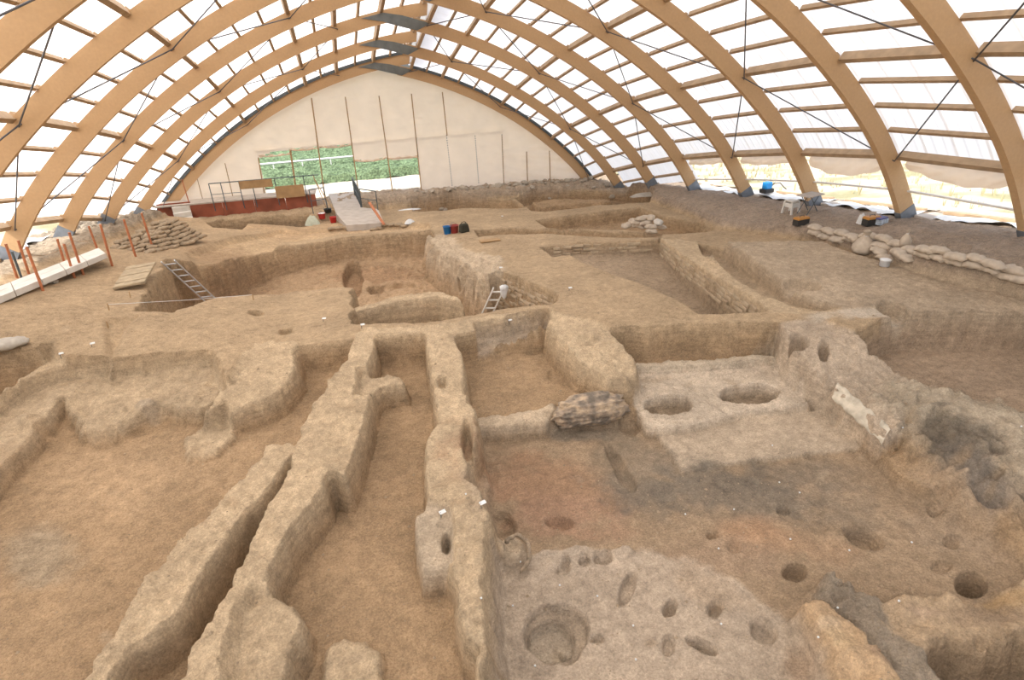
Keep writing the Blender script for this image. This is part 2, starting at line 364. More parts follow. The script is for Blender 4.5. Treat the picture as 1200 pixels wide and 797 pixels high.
flat([(388, 760), (402, 748), (425, 750), (440, 765), (448, 840), (380, 840)], -.95, w=.1, rough=.05, lump=.03, color=TOPC, name='earth_lump', label='rounded earth lump on the corridor floor at the bottom edge', cat='earth')
flat([(424, 441), (440, 440), (470, 441), (473, 449), (445, 452), (430, 470), (420, 470)], -.62, w=.1, rough=.06, lump=.04, color=TOPC, name='mudbrick_wall', label='short low mudbrick cross wall at the head of the corridor', cat='wall')
flat([(500, 387), (525, 383), (540, 410), (543, 438), (541, 452), (515, 456), (507, 438), (502, 415)], -.38, w=.1, rough=.05, lump=.04, color=TOPC, name='mudbrick_wall', label='short upright mudbrick wall between the two small back rooms', cat='wall')
flat([(512, 458), (541, 453), (554, 480), (558, 512), (546, 530), (549, 560), (563, 575), (573, 597), (582, 631), (583, 704), (592, 748), (610, 850), (567, 850), (559, 758), (548, 744), (538, 704), (531, 664), (527, 640), (526, 610), (505, 592), (502, 560), (500, 523), (515, 500)],
     lambda x, y: -.48 + .06 * fbm(x, y, 1.3, 2, 29), w=.11, rough=.07, lump=.045, color=TOPC, name='mudbrick_wall', label='rough mudbrick wall along the right side of the corridor to the bottom edge', cat='wall')
flat([(489, 607), (500, 598), (524, 600), (529, 625), (528, 664), (497, 668), (492, 640)], -.62, w=.08, rough=.03, lump=.02, color=(.56, .44, .31), name='mudbrick_buttress', label='rounded mudbrick buttress jutting into the corridor with a white find tag', cat='buttress')
# left part of the dig
flat([(60, 420), (73, 430), (70, 441), (35, 462), (0, 492), (-60, 540), (-60, 500), (0, 463)], -.42, w=.12, rough=.06, lump=.04, color=TOPC, name='mudbrick_wall', label='narrow mudbrick wall running off the left edge', cat='wall')
flat([(70, 450), (134, 441), (134, 448), (84, 460), (64, 474), (52, 494), (22, 525), (0, 547), (-60, 612), (-60, 530), (0, 492), (36, 464)], -.74, w=.1, rough=.06, lump=.03, color=(.49, .37, .24), name='earth_bench', label='low flat earth bench beside the narrow wall at the left edge', cat='bench')
flat([(300, 402), (340, 402), (347, 428), (336, 450), (326, 458), (314, 466), (276, 480), (250, 493), (227, 505), (224, 497), (250, 472), (272, 451)], lambda x, y: -.46 - .3 * sstep(11.6, 9.4, y), w=.13, rough=.09, lump=.05, color=TOPC, name='mudbrick_pier', label='large eroded pier projecting from the plateau into the left basin', cat='pier')

flat([(222, 512), (264, 497), (268, 512), (250, 530), (220, 535)], -.97, w=.1, rough=.07, lump=.03, color=TOPC, name='earth_step', label='flat oval earth step at the foot of the eroded pier', cat='step')
flat([(76, 452), (133, 446), (250, 430), (262, 468), (235, 478), (195, 475), (170, 479), (150, 490), (118, 507), (100, 500), (84, 478)], lambda x, y: -.86 + .1 * sstep(9.6, 11.5, y), w=.16, rough=.1, lump=.05, color=(.50, .375, .24), name='earth_slope', label='raised sloping earth with a crooked pale scarp at the back of the left basin', cat='slope')
bowl(95, 478, 26, 22, .12, 20, z=-.8, edge=.9)
# broken bench between room floor and burnt floor; small features right of it
flat([(556, 500), (600, 498), (640, 494), (650, 480), (648, 474), (620, 484), (560, 490)], -1.03, w=.08, rough=.08, lump=.02, color=(.58, .45, .31), name='floor_fringe', label='ragged plaster edge above the burnt floor, left of the blackened rock', cat='floor edge')
flat([(560, 405), (640, 385), (645, 398), (600, 404), (562, 414)], -.9, w=.06, rough=.05, lump=.03, color=(.50, .39, .28))
flat([(742, 426), (905, 415), (908, 420), (745, 432)], -.96, w=.04, rough=.06, lump=.02, color=(.58, .47, .34), name='wall_bench', label='narrow pale plaster ledge along the wall behind the oval basins', cat='ledge')
flat([(620, 640), (640, 632), (700, 634), (735, 632), (745, 640), (725, 654), (690, 652), (650, 655), (622, 652)], -1.03, w=.1, rough=.1, lump=.05, color=(.52, .40, .29), name='earth_ridge', label='low lumpy ridge between the burnt floor and the pale pitted floor', cat='ridge')
flat([(905, 725), (925, 706), (950, 697), (972, 700), (1000, 728), (1040, 768), (1090, 840), (960, 840), (950, 790), (925, 765)], lambda x, y: -.88 + .10 * fbm(x, y, 1.6, 2, 51), w=.16, rough=.14, lump=.07, color=(.53, .365, .215), name='fired_clay_lump', label='big orange-yellow fired clay lump at the bottom right', cat='clay lump')
flat([(962, 695), (985, 684), (1010, 694), (1045, 716), (1055, 740), (1085, 775), (1120, 840), (1095, 840), (1042, 765), (1002, 725), (975, 702)], -1.06, w=.22, rough=.14, lump=.1, color=(.335, .265, .19), name='burnt_wall', label='dark grey crumbling wall stub behind the orange-yellow lump', cat='wall')
flat([(1048, 718), (1085, 702), (1115, 708), (1150, 700), (1200, 685), (1400, 650), (1400, 700), (1200, 728), (1150, 742), (1130, 752), (1110, 740), (1075, 748), (1052, 740)], lambda x, y: -1.12 + .06 * fbm(x, y, 2, 2, 61), w=.2, rough=.2, lump=.07, color=(.50, .36, .225), name='clay_kerb', label='yellowish undercut clay kerb at the lower right, above the deeper floor', cat='kerb')

# ---- basins, pits and hollows
PALE = (.60, .49, .38); DARK = (.30, .21, .14)
flat([(590, 672), (640, 655), (720, 655), (800, 660), (860, 690), (915, 730), (945, 790), (960, 1000), (600, 1000), (596, 720)], -1.31, w=.25, rough=.1, lump=.012, color=(.52, .41, .30), up=True, tint=.9)
bowl(783, 474, 30, 11, .28, -4, edge=.12, color=(.36, .27, .18)); bowl(878, 461, 35, 12, .32, -2, edge=.12, color=(.36, .27, .18))
bowl(650, 742, 40, 36, .13, 0, edge=.14, color=(.44, .34, .24))
bowl(644, 751, 29, 25, .15, 0, edge=.14, color=(.50, .40, .29)); bowl(664, 764, 9, 6, -.06, 30, z=-1.5, edge=.4)
bowl(600, 648, 20, 20, -.2, 0, z=-1.25, edge=.5, rough=.1, color=(.53, .41, .28))
for u, v, ru, rv, dp, a in [(1012, 631, 27, 11, .22, 20), (932, 671, 15, 11, .2, 0), (983, 676, 13, 8, .1, 0), (1138, 684, 20, 14, .38, 10), (735, 690, 8, 24, .12, 20), (785, 712, 9, 12, .18, 25), (838, 714, 9, 12, .14, 20), (823, 757, 22, 7, .18, 25), (655, 613, 18, 7, .14, 8), (1115, 635, 10, 8, .1, 20), (918, 598, 9, 6, .1, 0), (835, 627, 8, 5, .1, 0), (960, 617, 13, 8, .05, 0), (1100, 590, 16, 12, .08, 0), (1105, 664, 14, 8, .07, 0), (700, 750, 9, 5, .1, 0), (783, 755, 8, 12, .1, 5), (712, 590, 9, 10, .06, 0), (860, 640, 8, 8, .06, 0), (895, 740, 20, 14, .14, 30),
                            (727, 548, 36, 8, .13, 58), (547, 512, 7, 30, .3, -3), (965, 412, 7, 9, .3, 0), (936, 400, 12, 9, .4, 10), (940, 333, 24, 7, .22, 5), (1046, 362, 22, 8, .3, 15), (955, 473, 8, 5, .1, 0), (1052, 520, 5, 5, .12, 0), (625, 404, 20, 8, .12, 0), (653, 440, 12, 7, .05, 0), (518, 448, 6, 6, .2, 0), (300, 366, 9, 4, .2, 0), (335, 388, 9, 5, .2, 0), (523, 636, 5, 14, .25, 0), (738, 500, 14, 10, .1, 30), (590, 615, 14, 18, .12, -30), (660, 668, 8, 5, .08, 0)]:
    bowl(u, v, ru, rv, dp, a, edge=.35)
bowl(410, 303, 12, 26, .5, 0, z=-1.9, edge=.2)
bowl(470, 325, 28, 8, .25, 0, z=-2.2, edge=.3); bowl(480, 330, 34, 11, -.12, 0, z=-2.3, edge=.5); bowl(440, 332, 11, 6, .3, 0, z=-2.4)
bowl(45, 515, 20, 12, -.12, 10, z=-1.08, edge=.5); bowl(40, 512, 9, 6, -.08, 0, z=-1.0, edge=.6); bowl(178, 492, 15, 8, -.13, -15, z=-1.05, edge=.6, color=(.50, .39, .27)); bowl(85, 490, 30, 40, -.1, 20, z=-1.08, edge=.9)
flat([(120, 372), (165, 369), (150, 388), (135, 420), (120, 425)], lambda x, y: E(x, y) - .1, at=E, w=.15)
bowl(826, 464, 50, 3.5, .05, 33, z=-1.08, edge=.6, rough=.1); bowl(685, 643, 7, 6, .1, 0, z=-1.1); bowl(663, 645, 5, 5, .1, 0, z=-1.1); bowl(707, 640, 12, 8, .14, 0, z=-1.1)
# ---- soil colours that belong to the floors
RED = (.37, .22, .13); GREY = (.20, .165, .125); ORNG = (.47, .285, .165)
paint(640, 570, 130, 55, RED, .75, 8, -1.32); paint(660, 600, 90, 30, (.42, .26, .17), .6, 5, -1.32)
paint(850, 580, 190, 42, GREY, .75, 6, -1.32); paint(760, 560, 70, 60, GREY, .55, 30, -1.32); paint(930, 560, 90, 26, GREY, .5, 0, -1.32)
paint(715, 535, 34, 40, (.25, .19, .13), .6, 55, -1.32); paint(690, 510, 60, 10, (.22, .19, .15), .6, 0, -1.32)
paint(885, 622, 66, 26, ORNG, .8, 8, -1.32, soft=.9); paint(955, 640, 60, 22, (.46, .30, .18), .6, 10, -1.32); paint(850, 650, 80, 26, (.42, .29, .19), .6, 10, -1.32)
paint(1120, 600, 80, 60, (.46, .34, .23), .6, 30, -1.32); paint(720, 625, 60, 14, (.44, .27, .17), .5, 0, -1.32)
paint(1120, 520, 66, 26, (.19, .155, .115), .85, 32, -.8, rough=.9); paint(1150, 560, 60, 18, (.20, .17, .14), .7, 38, -.9, rough=.9)
paint(50, 650, 60, 40, (.36, .32, .24), .4, 0, -1.08)
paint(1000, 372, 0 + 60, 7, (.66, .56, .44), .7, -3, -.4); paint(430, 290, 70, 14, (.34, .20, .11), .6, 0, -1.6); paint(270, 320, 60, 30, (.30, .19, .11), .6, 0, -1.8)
paint(330, 255, 110, 12, (.56, .38, .22), .6, -4, -1.5); paint(120, 560, 160, 60, (.50, .345, .205), .5, 0, -1.08)
paint(940, 760, 30, 20, (.40, .27, .17), .7, 40, -1.0); paint(985, 760, 26, 12, (.60, .43, .25), .6, 35, -1.0); paint(1030, 775, 22, 12, (.34, .23, .15), .7, 35, -1.0)
paint(1185, 700, 36, 14, (.55, .36, .18), .7, -10, -1.1); paint(1080, 715, 36, 8, (.52, .37, .25), .6, 5, -1.1); paint(990, 700, 22, 10, (.27, .21, .15), .7, 30, -1.06)
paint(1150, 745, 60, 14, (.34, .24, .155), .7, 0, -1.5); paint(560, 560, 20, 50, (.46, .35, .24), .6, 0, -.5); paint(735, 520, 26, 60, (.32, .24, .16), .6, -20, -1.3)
paint(1000, 600, 60, 30, (.34, .25, .165), .5, 20, -1.32); paint(830, 690, 60, 26, (.44, .32, .21), .5, 20, -1.3); paint(450, 600, 50, 90, (.445, .30, .175), .5, 10, -1.08)
for q_ in range(70):
    u_, v_ = random.uniform(20, 1180), random.uniform(400, 790); paint(u_, v_, random.uniform(6, 22), random.uniform(3, 9), random.choice(((.36, .26, .16), (.56, .43, .29), (.40, .28, .17))), .45, random.uniform(-30, 30), -.9, soft=.8, rough=.9)
# fine relief everywhere
H += NE2 * .012 + fbm(X, Y, 22, 3, 31) * (.008 + .012 * (ID > 0))
H[:, :] = H

def extract(idv):
    q = np.maximum.reduce([ID[:-1, :-1], ID[1:, :-1], ID[:-1, 1:], ID[1:, 1:]]) == idv
    r, c = np.nonzero(q)
    if len(r) == 0: return None
    a = r * NX + c; quads = np.stack([a, a + 1, a + NX + 1, a + NX], 1)
    uq, inv = np.unique(quads, return_inverse=True); inv = inv.reshape(quads.shape)
    me = bpy.data.meshes.new('ground'); me.vertices.add(len(uq))
    co = np.stack([X.ravel()[uq], Y.ravel()[uq], H.ravel()[uq]], 1).astype(np.float32); me.vertices.foreach_set('co', co.ravel())
    n = len(quads); me.loops.add(n * 4); me.loops.foreach_set('vertex_index', inv.astype(np.int32).ravel())
    me.polygons.add(n); me.polygons.foreach_set('loop_start', np.arange(0, n * 4, 4, dtype=np.int32)); me.polygons.foreach_set('loop_total', np.full(n, 4, np.int32))
    me.polygons.foreach_set('use_smooth', np.ones(n, bool)); me.update(calc_edges=True)
    ca = me.color_attributes.new('Col', 'FLOAT_COLOR', 'POINT'); cc = np.ones((len(uq), 4), np.float32); cc[:, :3] = C.reshape(-1, 3)[uq]
    ca.data.foreach_set('color', cc.ravel()); me.materials.append(EARTH)
    return me
for idv in range(len(THINGS)):
    me = extract(idv)
    if me is None: continue
    if idv == 0:
        me.name = 'floor'; inst(me, 'floor', kind='structure', label='excavated earth floor of the shelter with trenches, pits and plateaus')
    else:
        nm, lb, ct = THINGS[idv]; me.name = nm; inst(me, nm, label=lb, cat=ct)
#@@REST
# ------------------------------------------------------------------ materials of made things
WOOD = mat('glulam_spruce', (.64, .415, .22), .6, noise=.05, nscale=14, bump=.001, bscale=30)
WOOD2 = mat('purlin_wood', (.52, .37, .23), .7, noise=.15, nscale=4.0)
STEEL = mat('galvanised_steel', (.30, .33, .37), .5, .6, noise=.12, nscale=6)
DSTEEL = mat('dark_steel', (.13, .15, .16), .55, .5, noise=.15, nscale=5)
PLATE = mat('grey_painted_steel', (.21, .23, .23), .55, .3, noise=.15, nscale=4)
ROD = mat('rod_steel', (.16, .16, .17), .5, .6)
CONC = mat('pale_concrete', (.55, .48, .41), .9, noise=.12, nscale=3, bump=.004)
WHITEB = mat('white_board', (.80, .76, .69), .7, noise=.08, nscale=3)
ORANGE = mat('orange_painted_post', (.55, .20, .09), .6, noise=.2, nscale=9)
REDW = mat('red_brown_paint', (.33, .10, .055), .75, noise=.3, nscale=1.3)
PLY = mat('plywood', (.46, .29, .14), .7, noise=.15, nscale=3)
BAG = mat('sandbag_fabric', (.58, .48, .37), .9, noise=.14, nscale=7, bump=.006, bscale=35)
BAGD = mat('dusty_sandbag_fabric', (.40, .30, .195), .95, noise=.32, nscale=2.5, bump=.01, bscale=25)
WPLAST = mat('white_plastic', (.80, .80, .78), .4, noise=.06, nscale=3)
ALU = mat('aluminium', (.62, .62, .62), .4, .5)
STONE = mat('pale_stone', (.50, .43, .34), .95, noise=.2, nscale=6, bump=.02, bscale=9)
BRICKM = [mat('mudbrick_%s' % n, c, .95, noise=.18, nscale=9, bump=.012, bscale=22) for n, c in (('buff', (.485, .37, .245)), ('brown', (.44, .33, .215)), ('pale', (.51, .40, .27)))]

def sheet_material():
    m = bpy.data.materials.new('opal_roof_sheet'); m.use_nodes = True; t = m.node_tree; t.nodes.clear()
    o = t.nodes.new('ShaderNodeOutputMaterial'); a = t.nodes.new('ShaderNodeBsdfTranslucent'); d = t.nodes.new('ShaderNodeBsdfDiffuse')
    a.inputs[0].default_value = (.96, .93, .905, 1); d.inputs[0].default_value = (.92, .90, .88, 1)
    x = t.nodes.new('ShaderNodeMixShader'); x.inputs[0].default_value = .28
    t.links.new(a.outputs[0], x.inputs[1]); t.links.new(d.outputs[0], x.inputs[2]); t.links.new(x.outputs[0], o.inputs[0]); return m
SHEET = sheet_material()
def canvas_material():
    m = mat('cream_canvas', (1.05, .95, .82), .85, noise=.08, nscale=1.2, bump=.01, bscale=9); t = m.node_tree; b = t.nodes['Principled BSDF']
    tl = t.nodes.new('ShaderNodeBsdfTranslucent'); tl.inputs[0].default_value = (.90, .72, .56, 1)
    x = t.nodes.new('ShaderNodeMixShader'); x.inputs[0].default_value = .45
    t.links.new(b.outputs[0], x.inputs[1]); t.links.new(tl.outputs[0], x.inputs[2]); t.links.new(x.outputs[0], t.nodes['Material Output'].inputs[0]); return m
CANVAS = canvas_material()

# ------------------------------------------------------------------ the timber shelter
DY = [-.125, -.011, -.005, .029, .029, .029, .017, .037, .03, .03, .03, .03]
DZ = [-.714, -.451, -.208, .006, .174, .318, .421, .454, .45, .42, .36, .28]
NA = len(DY)
YA = [(9.7084 - k + DY[k]) * U for k in range(NA)]
ZA = [CZ + DZ[k] * U for k in range(NA)]
CXc, CZc, CR = -3.9083, -18.723, 21.6634
def prof(x):
    """outer line of the right half rib (x from the ridge, height over the arch datum)"""
    z = CZc + math.sqrt(CR * CR - (x - CXc) ** 2)
    if x > 11.5: z -= .41 * ((x - 11.5) / 2.25) ** 2
    return z
# table by arc length from x = 0
_px = np.linspace(-2.2, 15.2, 700); _pz = np.array([prof(a) for a in _px])
_sl = np.concatenate([[0], np.cumsum(np.hypot(np.diff(_px), np.diff(_pz)))]); _sl -= np.interp(0, _px, _sl)
def P2(s, off=0.0):
    """point at arc length s, moved outwards by off"""
    x = float(np.interp(s, _sl, _px)); z = float(np.interp(s, _sl, _pz))
    x2 = float(np.interp(s + .05, _sl, _px)); z2 = float(np.interp(s + .05, _sl, _pz)); tx, tz = x2 - x, z2 - z; l = math.hypot(tx, tz)
    return x - tz / l * off, z + tx / l * off
def s_of_x(x): return float(np.interp(x, _px, _sl))
S_R = [s_of_x(x) for x in (1.89, 3.59, 6.92, 9.92, 12.51)]
DEP, TH = .49, .2
def ground_s(k, side):
    """arc length at which the rib reaches the ground"""
    for s in np.arange(S_R[3], 19.5, .05):
        x, z = P2(s, -.3)
        yy = YA[k]
        g = (right_level(x, yy) if side > 0 else left_level(-x, yy)) if yy < 31 else H[lookup(side * min(x, 13.8), yy)]
        if yy > 0.7 and yy < 36: g = H[lookup(side * min(x, 13.9), yy)] if x < 14 else g
        if z + ZA[k] < g - .12: return s
    return 19.0
GS = {(k, sd): ground_s(k, sd) for k in range(NA) for sd in (1, -1)}
POS = ['gable end, against the canvas', 'second arch in front of the canvas gable', 'third arch in front of the canvas gable', 'fourth arch from the canvas gable',
       'fifth arch from the canvas gable', 'sixth arch from the canvas gable', 'wide arch next to the nearest one', 'nearest arch, crossing the top right corner',
       'arch above the camera', 'first arch behind the camera', 'second arch behind the camera', 'farthest arch behind the camera']
for k in range(NA):
    a = empty('timber_arch', (0, YA[k], ZA[k]), label='curved glulam timber arch, ' + POS[k], cat='arch')
    for side in (1, -1):
        s0 = s_of_x(1.3) if side > 0 else s_of_x(-1.95); s1 = GS[k, side]; sh = s1 - (.5 if k else .2)
        for (u0, u1, nm, mt, ex) in ((s0, sh, 'rib', WOOD, 0), (sh, s1, 'steel_shoe', STEEL, .015)):
            n = 44 if nm == 'rib' else 2; vs = []
            for i in range(n + 1):
                s = u0 + (u1 - u0) * i / n; xo, zo = P2(s, .0 + ex); xi, zi = P2(s, -DEP - ex)
                for (x, z, y) in ((xo, zo, -TH / 2 - ex), (xo, zo, TH / 2 + ex), (xi, zi, TH / 2 + ex), (xi, zi, -TH / 2 - ex)): vs.append((side * x, y + TH / 2, z))
            fs = [(0, 1, 2, 3), (4 * n + 3, 4 * n + 2, 4 * n + 1, 4 * n)]
            for i in range(n):
                for j in range(4): fs.append((4 * i + j, 4 * i + 4 + j, 4 * i + 4 + (j + 1) % 4, 4 * i + (j + 1) % 4))
            m = MB().add(vs, fs)
            o = m.build(nm, mt, a)
            if nm == 'steel_shoe': o['label'] = 'grey steel shoe'
            bm = bmesh.new(); bm.from_mesh(o.data); bmesh.ops.recalc_face_normals(bm, faces=bm.faces); bm.to_mesh(o.data); bm.free()
    # steel crossing plate of the ridge, both faces
    pl = [(-.85, 2.31), (.08, 2.50), (.85, 2.38), (2.02, 2.05), (1.42, 1.80), (.7, 1.99), (.04, 2.17)]
    m = MB(); n = len(pl)
    for y0, y1 in ((-.03, -.004), (TH + .004, TH + .03)):
        vs = [(x, y0, z) for x, z in pl] + [(x, y1, z) for x, z in pl]
        m.add(vs, [tuple(range(n)), tuple(reversed(range(n, 2 * n)))] + [(i, n + i, n + (i + 1) % n, (i + 1) % n) for i in range(n)])
    m.build('ridge_plate', PLATE, a, label='dark steel ridge plate')

roof = empty('ceiling', (0, 0, 0), kind='structure', label='translucent corrugated roof on timber purlins')
def node(k, side, s, off=0.0, dy=0.0):
    x, z = P2(s, off); return (side * x, YA[k] + TH / 2 + dy, z + ZA[k])
LINES = []                                  # (arc length, big?)
LINES.append((S_R[0] + .06, True)); LINES.append(((S_R[0] + S_R[1]) / 2, False))
for j in range(1, 4):
    LINES.append((S_R[j], True))
    for i in (1, 2, 3): LINES.append((S_R[j] + (S_R[j + 1] - S_R[j]) * i / 4, False))
LINES.append((S_R[4], True))
LEFTEX = [(s_of_x(-1.8), True), (s_of_x(-.9), False), (s_of_x(0), True), (s_of_x(.95), False)]
FULL = {1: (0, 1, 2), -1: (0, 1)}           # bays whose sheets run down to the ground
rear_p = MB(); rear_b = MB()
for k in range(NA - 1):
    for side in (1, -1):
        L = list(LINES) + (LEFTEX if side < 0 else [])
        if k in FULL[side]:
            s = S_R[4] + .92
            while s < min(GS[k, side], GS[k + 1, side]) - .1: L.append((s, False)); s += .92
        for s, big in L:
            off = .03 if big else .06; ht = .24 if big else .12; wd = .14 if big else .09
            a = Vector(node(k, side, s, off)); b = Vector(node(k + 1, side, s, off)); a.y -= .1; b.y += .1
            x0, z0 = P2(s, 0); x1, z1 = P2(s, 1); up = (side * (x1 - x0), 0, z1 - z0)
            if k < 8: MB().beam(a, b, wd, ht, up).build('purlin' if big else 'batten', WOOD2, roof)
            else: (rear_p if big else rear_b).beam(a, b, wd, ht, up)
rear_p.build('purlin', WOOD2, roof, kind='stuff'); rear_b.build('batten', WOOD2, roof, kind='stuff')
# corrugated opal sheets, four to a bay, each overlapping the next
for k in range(NA - 1):
    for side in (1, -1):
        s0 = S_R[0] - .05 if side > 0 else s_of_x(-2.0)
        s1 = S_R[4] + .12 if k not in FULL[side] else min(GS[k, side], GS[k + 1, side]) + .1
        y0, y1 = YA[k + 1] + TH / 2, YA[k] + TH / 2; z0, z1 = ZA[k + 1], ZA[k]
        if k == 0: y1 += .35
        ns = 4 if k < 8 else 1; n = 30
        for q in range(ns):
            t0, t1 = q / ns, (q + 1) / ns + (.022 if ns > 1 else 0)
            pr = []
            nr = 3 if ns > 1 else 8
            for r in range(nr):
                for fx, h in ((0, 0), (.62, 0), (.74, .013), (.86, .013)): pr.append(((r + fx) / nr, h))
            pr.append((1, 0)); vs = []
            for i in range(n + 1):
                s = s0 + (s1 - s0) * i / n
                for (fx, h) in pr:
                    t = t0 + (t1 - t0) * fx; x, z = P2(s, .155 + h + (.006 if q % 2 else 0)); vs.append((side * x, y0 + (y1 - y0) * t, z + z0 + (z1 - z0) * t))
            m = len(pr)
            fs = [(i * m + j, i * m + j + 1, (i + 1) * m + j + 1, (i + 1) * m + j) for i in range(n) for j in range(m - 1)]
            MB().add(vs, fs).build('roof_sheet', SHEET, roof)
    # upright strip closing the step at the ridge
    xa, za = P2(S_R[0] - .05, .16); xb, zb = P2(s_of_x(-2.0), .1)
    vs = [(xa, YA[k], za + ZA[k]), (xa, YA[k + 1], za + ZA[k + 1]), (-xb, YA[k + 1], zb + ZA[k + 1]), (-xb, YA[k], zb + ZA[k])]
    MB().add(vs, [(0, 1, 2, 3)]).build('ridge_strip', SHEET, roof)
# bracing rods in a diamond pattern
def rod_node(k, side, j):
    s = S_R[j]; x, z = P2(s, -.2); return Vector((side * x, YA[k] - .04, z + ZA[k]))
for k in range(9):
    for side in (1, -1):
        for j in range(4):
            if (k + j) % 2 == 0: a, b = rod_node(k, side, j), rod_node(k + 1, side, j + 1)
            else: a, b = rod_node(k + 1, side, j), rod_node(k, side, j + 1)
            a = a.copy(); b = b.copy()
            MB().tube([a, b], .019, 6).build('brace_rod', ROD, roof)
# dark strip standing in for the shadow gap between gable arch and roof
m = MB()
vs = []; fs = []
for side in (1, -1):
    b0 = len(m.v); vs = []
    for i in range(41):
        s = (S_R[0] if side > 0 else s_of_x(-1.9)) + (GS[0, side] + .2 - (S_R[0] if side > 0 else s_of_x(-1.9))) * i / 40
        for off in (.0, .15):
            x, z = P2(s, off)
            for y in (-.06, .0): vs.append((side * x, YA[0] + y, z + ZA[0]))
    m.add(vs, [(4 * i + a, 4 * i + 4 + a, 4 * i + 4 + b, 4 * i + b) for i in range(40) for a, b in ((0, 1), (1, 3), (3, 2), (2, 0))])
m.build('shade_strip_1', DSTEEL, kind='structure', label='dark strip in place of the shadow gap along the gable arch')

# eave rails in the open side bays
for side in (1, -1):
    for k in range(3 if side > 0 else 2, 8):
        s = S_R[4] + (1.25 if side > 0 else 1.2)
        a = Vector(node(k, side, s, -.05)); b = Vector(node(k + 1, side, s, -.05))
        if side < 0: a = Vector(node(k, side, S_R[4] + 1.15, -.1)); b = Vector(node(k + 1, side, S_R[4] + 1.15, -.1))
        MB().beam(a, b, .16 if side < 0 else .12, .05 if side > 0 else .14).build('side_rail', WOOD2 if side < 0 else WHITEB, roof)

# ------------------------------------------------------------------ gable wall of canvas
GYc = YA[0] + TH + .06
def canvas_bottom(x): return float(H[lookup(max(-13.9, min(13.9, x)), 36.0)]) - .15
def in_window(x, z):
    if -6.68 < x < -1.72: return z < .60 + .22 * sstep(-6.6, -5.2, x) + .06 * math.sin(x * 5)
    if -1.72 < x < 1.8: return z < -.06 - .10 * math.sin((x + 1.72) / 1.78 % 1 * math.pi) + (-.1 if x > .1 else 0) + .05
    return False
gx = np.arange(-13.4, 13.41, .09); gz = np.arange(-3.0, 7.6, .09)
idx = {}; vs = []; fs = []
def gable_top(x):
    s = s_of_x(abs(x)) if abs(x) > 0 else 0
    return prof(abs(x)) - .12 + ZA[0]
def gvert(i, j):
    if (i, j) not in idx:
        x, z = gx[i], gz[j]; zc = min(z, gable_top(x))
        w_ = .05 * math.sin(x * 3.6) * math.sin(z * 1.1 + x) + .06 * float(vnoise(np.array(x * 1.1), np.array(z * 2.6), 3)) + .06 * float(vnoise(np.array(x * 3.1), np.array(z * 6.), 4))
        roll = 0
        ph = abs(((x + 1.72) / 1.78) % 1 - .5) * 2
        for zr in (.95,):
            if x > -6.7 and x < 7.0: roll += (1 - ph ** 2) * .16 * math.exp(-((z - zr + .05) / .07) ** 2) + .07 * math.exp(-((z - zr) / .1) ** 2)
        if x > 7 and z < -.3: roll += .05 * math.sin(z * 11 + x * 2)
        idx[(i, j)] = len(vs); vs.append((x, GYc - w_ * .9 - roll, zc))
    return idx[(i, j)]
for i in range(len(gx) - 1):
    for j in range(len(gz) - 1):
        xm, zm = gx[i] + .045, gz[j] + .045
        if abs(xm) > 13.3 or gz[j] > gable_top(xm) or zm < canvas_bottom(xm) or in_window(xm, zm): continue
        fs.append((gvert(i, j), gvert(i + 1, j), gvert(i + 1, j + 1), gvert(i, j + 1)))
back = MB().add(vs, fs).build('wall_back', CANVAS, smooth=True, kind='structure', label='cream canvas gable wall with rolled-up openings')
for (x0, z0, x1, z1, r) in [(-3.42, 3.32, -3.64, -2.2, .035), (-1.69, 3.27, -1.76, -1.9, .03), (.08, 3.22, .15, -1.95, .03), (1.84, 3.22, 1.82, -2.0, .03), (3.56, 3.21, 3.62, .9, .03), (8.35, -.37, 8.35, -2.3, .03), (9.8, -.44, 9.83, -2.4, .03),
                            (-8.34, .41, -8.35, -1.6, .025), (-9.85, -.07, -9.85, -1.4, .02), (-6.65, .56, -6.75, -1.6, .035), (-4.97, .81, -5.09, -1.7, .05), (6.86, .7, 6.84, -2.6, .025)]:
    MB().tube([(x0, GYc - .14, z0), (x1, GYc - .14, z1)], r, 6).build('post', PLY, back)
for (x0, z0, x1, z1) in [(3.58, .9, 3.66, -1.9), (5.25, .75, 5.28, -1.9), (1.84, .9, 1.84, -.1), (6.86, .7, 6.84, -2.2)]:
    m = MB()
    for i in range(22):
        t = i / 21; m.box((x0 + (x1 - x0) * t, GYc - .15, z0 + (z1 - z0) * t), (.05, .02, .05))
    m.build('lacing', DSTEEL, back, kind='stuff')
# rolled flaps hanging over the openings
for (xa, xb, z, sag) in [(-6.6, -5.0, .62, .05), (-5.0, -3.4, .82, .07), (-3.4, -1.74, .84, .08), (-1.72, .05, -.03, .1), (.1, 1.8, -.12, -.02)]:
    pts = []
    for i in range(13):
        t = i / 12; pts.append((xa + (xb - xa) * t, GYc - .05, z - sag * math.sin(t * math.pi) + .02 * math.sin(t * 20)))
    MB().tube(pts, [.05 + .02 * math.sin(i * 1.7) for i in range(13)], 8).build('rolled_flap', CANVAS, back, smooth=True)

